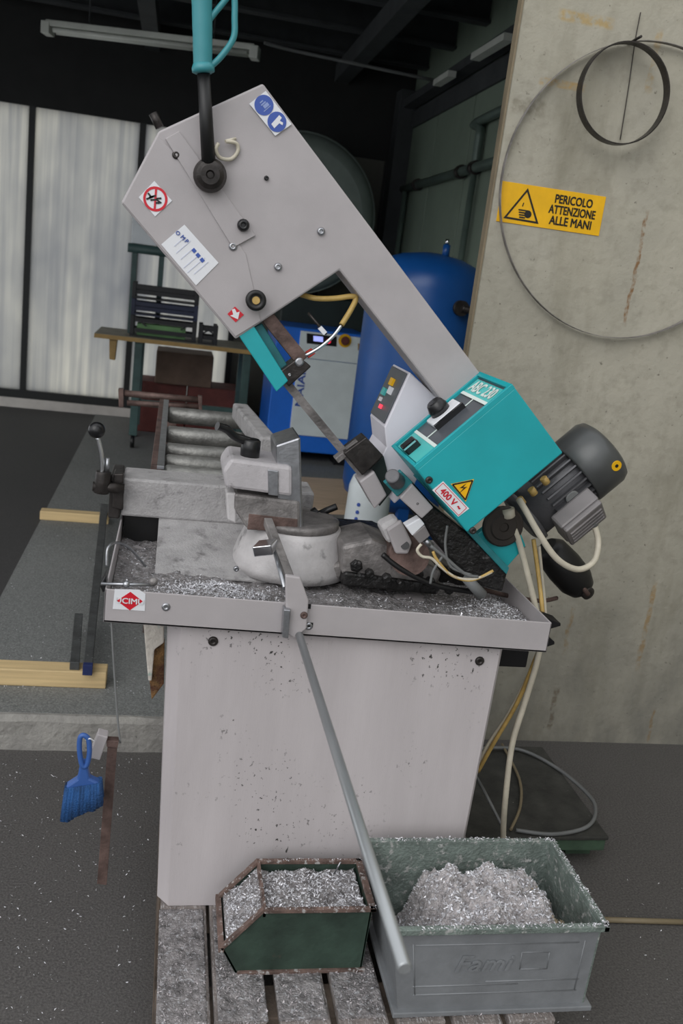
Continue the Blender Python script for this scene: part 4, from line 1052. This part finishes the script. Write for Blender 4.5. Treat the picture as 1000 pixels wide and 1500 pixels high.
# =================================================================== WALL: SIGN, HOOPS
A_, B_, C_, D_ = P(735, 265, YW), P(885, 288, YW), P(878, 348, YW), P(727, 322, YW)
sx0, sx1 = (A_.x + D_.x) / 2, (B_.x + C_.x) / 2; sz1, sz0 = (A_.z + B_.z) / 2, (C_.z + D_.z) / 2
sg = thing('warning_sign', ((sx0 + sx1) / 2, YW, (sz0 + sz1) / 2), 'yellow sign warning of danger to hands, screwed to the concrete wall', 'sign')
box('plate', (sx0, YW - .0025, sz0), (sx1, YW - .0003, sz1), 'yellow_sign', sg, .0005)
ys = YW - .0032
sw_ = sx1 - sx0; sh_ = sz1 - sz0
def sp(u, v): return Vector((sx0 + sw_ * u, ys, sz0 + sh_ * v))
for k, s_ in enumerate(('PERICOLO', 'ATTENZIONE', 'ALLE MANI')):
    text('lettering', s_, sp(.70, .77 - .27 * k), (1, 0, 0), (0, 0, 1), .0255, 'black_print', sg, width=(.128, .160, .144)[k] * sw_ / .355)
tv = [sp(.06, .10), sp(.40, .08), sp(.245, .92)]; tc_ = sum(tv, Vector()) / 3
tm = MB()
for i in range(3):
    a_, b_ = tv[i], tv[(i + 1) % 3]; inn = lambda q: tc_ + (q - tc_) * .82
    tm.add([a_, b_, inn(b_), inn(a_)], [(0, 1, 2, 3)])
tm.build('triangle', 'black_print', sg)
hn = MB()
hn.lathe(sp(.285, .28), (0, -1, 0), [(0, .012), (.0003, .012)], 16)
for k in range(4): hn.obox(sp(.235, .36 - .06 * k), ((1, 0, 0), (0, 0, 1), (0, 1, 0)), (.016 - .002 * k, .0022, .0002))
hn.obox(sp(.225, .50), ((.2, 0, 1), (1, 0, -.2), (0, 1, 0)), (.006, .0018, .0002))
hn.build('hand_symbol', 'black_print', sg)

def band(c, r, Yc, wd, th_, n=96, tilt=0):
    m_ = MB(); vs = []; fs = []
    for i in range(n):
        t = 2 * math.pi * i / n; d = Vector((math.cos(t), 0, math.sin(t)))
        dy = tilt * math.sin(t * 2 + 1)
        for rr, yy in ((r - th_, -wd / 2), (r, -wd / 2), (r, wd / 2), (r - th_, wd / 2)): vs.append(Vector(c) + d * rr + Vector((0, yy + dy, 0)))
    for i in range(n):
        a = 4 * i; b = 4 * ((i + 1) % n)
        for k in range(4): fs.append((a + k, a + (k + 1) % 4, b + (k + 1) % 4, b + k))
    return m_.add(vs, fs, False)
o = band((1.417, YW - .015, 1.963), .451, 0, .020, .0015, tilt=.003).build('spare_blade', 'cast_metal')
tag(o, 'large thin grey saw blade hoop hung on the concrete wall', 'blade')
rc_ = P(912.5, 138, YW - .048)
o = coil = band(rc_, .146, 0, .034, .004).build('blade_coil', 'dark_steel')
tag(o, 'small dark coiled blade ring hung on the concrete wall inside the large hoop', 'blade')
nl = P(920, 64, YW)
o = MB().cyl(nl + Vector((0, 0, 0)), nl + Vector((0, -.08, .004)), .004, n=8).build('wall_hook', 'dark_steel'); tag(o, 'small dark nail in the concrete wall carrying the blade hoops', 'hook')
MB().tube([P(938, 18, YW - .006), P(930, 60, YW - .006), P(920, 130, YW - .006), P(908, 205, YW - .006)], .0016, 6).build('hanging_cord', 'dark_steel', coil)

# =================================================================== FLOOR THINGS ON THE RIGHT
PFZ = .10
pf = thing('low_platform', (1.1, 2.4, 0), 'low dark platform with a green edge on the floor behind the grey bin', 'platform')
box('top', (.918, 2.14, PFZ - .012), (1.375, 2.66, PFZ), 'platform_top', pf, .003)
MB().box((.923, 2.145, PFZ - .05), (1.37, 2.655, PFZ - .012)).build('edge_frame', 'platform_green', pf, .003)
for x in (.93, 1.28):
    for y in (2.2, 2.56): box('foot', (x, y, 0), (x + .08, y + .08, PFZ - .05), 'platform_green', pf)
o = MB().tube([PZ(700, 1096, .12), PZ(760, 1098, .11), PZ(815, 1125, .108), PZ(862, 1165, .108), PZ(872, 1190, .108), PZ(858, 1212, .108), PZ(810, 1222, .108), PZ(755, 1216, .108)], .006, 8, 8).build('floor_cable', 'grey_cable')
tag(o, 'grey cable looped on the low dark platform', 'cable')
o = MB().tube([PZ(735, 1090, .112), PZ(760, 1140, .112), PZ(762, 1180, .112), PZ(748, 1215, .112)], .0045, 8, 6).build('floor_cable', 'tan_dull')
tag(o, 'short dull tan cable on the low dark platform', 'cable')
o = MB().tube([PZ(690, 1125, .3), PZ(712, 1165, .2), PZ(735, 1210, .14)], .005, 8, 6).build('floor_cable', 'grey_cable')
tag(o, 'thin grey cable slanting down beside the stand of the saw', 'cable')
s0, s1 = PZ(880, 1347, .008), PZ(1010, 1351, .008)
o = MB().cyl(s0, s1, .0075, n=10).build('floor_stick', 'tan_dull'); tag(o, 'thin tan hose lying straight on the dark floor beside the grey bin', 'hose')

# =================================================================== BACK OF THE HALL
# workbench with uprights
YBn = 7.0
bn = thing('work_bench', (-.05, 7.3, Z1), 'green steel trolley bench with wooden top and tall uprights at the back', 'bench')
bz = P(140, 490, YBn).z; bxl = P(138, 490, YBn).x; bxr = .62
box('bench_top', (bxl, YBn, bz - .02), (bxr, YBn + .62, bz + .012), 'bench_wood', bn, .003)
box('top_edge', (bxl, YBn - .012, bz - .022), (bxr, YBn, bz + .008), 'bench_edge', bn)
for x in (P(200, 550, YBn).x, P(360, 550, YBn).x):
    for y in (YBn + .05, YBn + .52): box('leg', (x - .03, y - .03, Z1 + .1), (x + .03, y + .03, bz - .02), 'bench_green', bn, .003)
for x in (P(200, 550, YBn).x, P(360, 550, YBn).x):
    for y in (YBn + .05, YBn + .52):
        MB().cyl((x - .015, y, Z1 + .05), (x + .015, y, Z1 + .05), .05, n=18).build('caster', 'black_rubber', bn)
tbz = P(185, 362, YBn).z
for q in (191, 232): 
    x = P(q, 430, YBn).x
    box('upright', (x - .02, YBn + .3, bz), (x + .02, YBn + .34, tbz), 'bench_green', bn, .002)
MB().cyl((P(184, 362, YBn).x, YBn + .30, tbz), (.55, YBn + .32, tbz), .035).build('top_bar', 'bench_green', bn)
box('lower_rail', (P(200, 550, YBn).x, YBn + .04, .45), (P(360, 550, YBn).x, YBn + .07, .5), 'bench_green', bn)
MB().prism([P(160, 492, YBn + .02), P(172, 494, YBn + .02), P(168, 528, YBn + .02), P(160, 526, YBn + .02)], (0, .1, 0)).build('side_hook', 'bench_edge', bn, .003)
# crates on the bench
def crate(x0, x1, y0, y1, z0, h, mm, label):
    c = thing('plastic_crate', ((x0 + x1) / 2, (y0 + y1) / 2, z0), label, 'crate', 'crates on the bench')
    box('base', (x0, y0, z0 + .001), (x1, y1, z0 + .012), mm, c)
    for x in (x0, x1 - .03):
        for y in (y0, y1 - .03): box('corner_post', (x, y, z0 + .012), (x + .03, y + .03, z0 + h - .001), mm, c, .003)
    for z, t in ((.035, .03), (h - .05, .03)):
        for y in (y0 + .004, y1 - .016): box('long_rail', (x0 + .03, y, z0 + z), (x1 - .03, y + .012, z0 + z + t), mm, c)
        for x in (x0 + .004, x1 - .016): box('short_rail', (x, y0 + .03, z0 + z), (x + .012, y1 - .03, z0 + z + t), mm, c)
    for s_ in (0, 1):
        xa = x0 + .03 if s_ == 0 else x1 - .03; xb = xa + (.09 if s_ == 0 else -.09)
        MB().obox(((xa + xb) / 2, y0 + .01, z0 + h - .045), ((xb - xa, 0, -.06), (0, 1, 0), (.06, 0, xb - xa)), (.055, .005, .006)).build('brace', mm, c)
    return c
cz = bz + .012
kx0, kx1 = P(190, 480, YBn + .06).x, P(300, 480, YBn + .06).x - .06
crate(kx0, kx1, YBn + .06, YBn + .28, cz, .16, 'crate_black', 'black lattice crate at the bottom of the stack on the bench')
crate(kx0, kx1, YBn + .06, YBn + .28, cz + .16, .12, 'crate_navy', 'navy blue lattice crate in the middle of the stack on the bench')
crate(kx0, kx1, YBn + .06, YBn + .28, cz + .28, .12, 'crate_black', 'black lattice crate on top of the stack on the bench')
crate(kx1 + .02, kx1 + .16, YBn + .04, YBn + .26, cz, .15, 'crate_black', 'small black crate standing beside the crate stack on the bench')
tag(box('green_box', (kx0 + .05, YBn + .1, cz + .012 + .0), (kx1 - .08, YBn + .2, cz + .10), 'box_green', None, .004), 'flat green box inside the bottom crate on the bench', 'box')
tag(box('white_carton', (P(190, 340, YBn).x, YBn + .27, tbz + .036), (P(190, 340, YBn).x + .45, YBn + .37, tbz + .26), 'white_plastic', None, .006), 'white carton on the top bar of the bench', 'box')
# boxes stored under the bench
tag(box('red_box', (-.3, YBn + .75, Z1), (.15, YBn + 1.15, .55), 'box_red', None, .01), 'dull red box standing under and behind the bench', 'box')
tag(box('brown_carton', (-.12, YBn + .68, .551), (.35, YBn + 1.1, .82), 'box_brown', None, .01), 'brown carton on top of the dull red box behind the bench', 'box')
tag(box('red_box', (.16, YBn + .70, Z1), (.62, YBn + 1.15, .55), 'box_red', None, .01), 'dull red box beneath the brown carton next to the grey bench legs', 'box')
# compressor
YCp = 7.0
cp = thing('compressor', (1.1, 7.3, Z1), 'white and blue screw compressor cabinet with a lit display', 'compressor')
cx0, cx1 = P(398, 560, YCp).x, 1.50; czt = P(420, 478, YCp).z
box('body', (cx0, YCp + .01, Z1 + .09), (cx1, YCp + .7, czt), 'compressor_blue', cp, .01)
for x in (cx0 + .05, cx1 - .15): box('foot', (x, YCp + .05, Z1), (x + .1, YCp + .65, Z1 + .09), 'black_plastic', cp)
px0 = P(432, 560, YCp).x; px1 = P(534, 560, YCp).x; zlow = P(490, 642, YCp).z; zmid = P(480, 528, YCp).z
box('lower_door', (px0, YCp - .008, zlow), (px1, YCp + .012, zmid - .004), 'compressor_white', cp, .004)
box('upper_panel', (px0, YCp - .012, zmid), (px1, YCp + .012, czt - .02), 'compressor_white', cp, .004)
yf = YCp - .013
dsp = MB().prism([P(449, 488, yf), P(493, 493, yf), P(493, 508, yf), P(449, 503, yf)], (0, .004, 0)).build('display', 'black_plastic', cp)
MB().prism([P(459, 492, yf - .002), P(473, 493.5, yf - .002), P(473, 501, yf - .002), P(459, 499.5, yf - .002)], (0, .001, 0)).build('screen', 'lit_display', dsp)
MB().lathe(P(481, 500, yf - .001), (0, -1, 0), [(0, .018), (.003, .016)], 16).build('warning_lamp', 'lit_red', dsp)
es = MB().lathe(P(505, 499, yf), (0, -1, 0), [(0, .052), (.008, .05)], 24).build('stop_plate', 'yellow_sign', cp)
MB().lathe(P(505, 499, yf - .008), (0, -1, 0), [(0, .03), (.02, .034), (.03, .028)], 20).build('stop_button', 'box_red', es)
MB().prism([P(524, 503, yf), P(534, 504, yf), P(534, 514, yf), P(524, 513, yf)], (0, .002, 0)).build('small_plate', 'bench_edge', cp)
tx = P(441, 566, yf - .002)
text('lettering', 'MAIAIA', P(440.5, 563, YCp - .0095), (0, 0, 1), (-1, 0, 0), .055, 'blue_print', cp, width=.34)
# dark cabinet behind with grey drum on top
dc = thing('dark_cabinet', (1.1, 8.0, Z1), 'tall dark green cabinet behind the compressor', 'cabinet')
dcz = P(440, 432, 7.75).z
box('body', (P(410, 470, 7.75).x, 7.75, Z1), (1.7, 8.2, dcz), 'dark_green_metal', dc, .01)
box('plinth', (P(410, 470, 7.75).x - .01, 7.74, Z1), (1.71, 8.21, Z1 + .08), 'black_plastic', dc)
dctr = P(438, 318, 7.75); dR = (P(548, 330, 7.75) - dctr).length
dr = thing('storage_drum', (dctr.x, 7.9, dcz), 'large grey round drum lying on the dark cabinet behind the saw head', 'drum')
dR = min(dR, 8.38 - 7.75) if False else dR
MB().lathe((dctr.x, 7.72, dcz + dR * 1.016), (0, 1, 0), [(0, dR * .82), (.03, dR * .93), (.08, dR), (.45, dR), (.5, dR * .95)], 48).build('shell', 'tank_grey', dr)
MB().lathe((dctr.x, 7.80, dcz + dR * 1.016), (0, 1, 0), [(0, dR * 1.0), (.0, dR * 1.015), (.04, dR * 1.015), (.04, dR)], 48).build('hoop', 'tank_grey', dr)
# blue air receiver
tc0 = P(622, 450, 5.0); tR = .335
tk = thing('air_tank', (tc0.x, 5.0, Z1), 'tall blue air receiver with a domed top beside the compressor', 'tank')
ttop = P(622, 369, 5.0).z
MB().lathe((tc0.x, 5.0, Z1 + .2), (0, 0, 1), [(0, .05), (.03, tR * .7), (.09, tR * .95), (.15, tR), (ttop - Z1 - .2 - .19, tR), (ttop - Z1 - .2 - .12, tR * .96), (ttop - Z1 - .2 - .06, tR * .8), (ttop - Z1 - .2 - .02, tR * .5), (ttop - Z1 - .2, .04)], 48).build('shell', 'tank_blue', tk)
for k in range(3):
    t = k * 2.094 + .4
    MB().obox((tc0.x + math.cos(t) * tR * .8, 5.0 + math.sin(t) * tR * .8, Z1 + .15), ((1, 0, 0), (0, 1, 0), (0, 0, 1)), (.03, .03, .15)).build('leg', 'tank_blue', tk)
MB().cyl((tc0.x + .06, 4.95, ttop - .02), (tc0.x + .06, 4.95, ttop + .05), .02).build('valve', 'tank_blue', tk)
MB().cyl((tc0.x + .06, 4.95, ttop + .05), (tc0.x + .06, 4.95, ttop + .08), .012).build('valve_cap', 'chrome', tk)
zf = P(680, 452, 4.68).z
MB().cyl((tc0.x + .10, 5.0 - tR - .03, zf), (tc0.x + .10, 5.0 - tR + .05, zf), .04).build('flange', 'dark_steel', tk)
MB().tube([(tc0.x + .10, 5.0 - tR - .03, zf), (tc0.x + .2, 5.0 - tR - .03, zf - .01), (tc0.x + .36, 5.0 - tR + .1, zf - .01)], .02, 10).build('outlet_pipe', 'dark_steel', tk)
# board and canister on the inner floor
o = MB().prism([(.62, 5.45, Z1), (1.5, 5.55, Z1), (1.6, 6.45, Z1), (.62, 6.35, Z1)], (0, 0, .03)).build('plywood_board', 'plywood', None, .003)
tag(o, 'tan plywood board lying on the inner floor behind the saw', 'board')
cc_ = P(540, 730, 4.2); cc_.y = 4.2
cn_ = thing('canister', (cc_.x, 4.2, Z1), 'white plastic canister with blue marks on the inner floor behind the saw', 'canister')
ct_ = P(540, 690, 4.2).z
MB().lathe((cc_.x, 4.2, Z1), (0, 0, 1), [(0, .10), (.01, .115), (ct_ - Z1 - .08, .105), (ct_ - Z1 - .03, .09), (ct_ - Z1, .04)], 28).build('body', 'canister', cn_)
MB().cyl((cc_.x, 4.2, ct_ - .005), (cc_.x, 4.2, ct_ + .03), .03).build('cap', 'blue_print', cn_)
for q in ((526, 739), (524, 750), (522, 760)):
    c = P(*q, 4.12); d = Vector((c.x - cc_.x, c.y - 4.2, 0)).normalized()
    MB().lathe(Vector((cc_.x, 4.2, c.z)) + d * .108, d, [(0, .010), (.003, .009)], 10).build('blue_mark', 'blue_print', cn_)
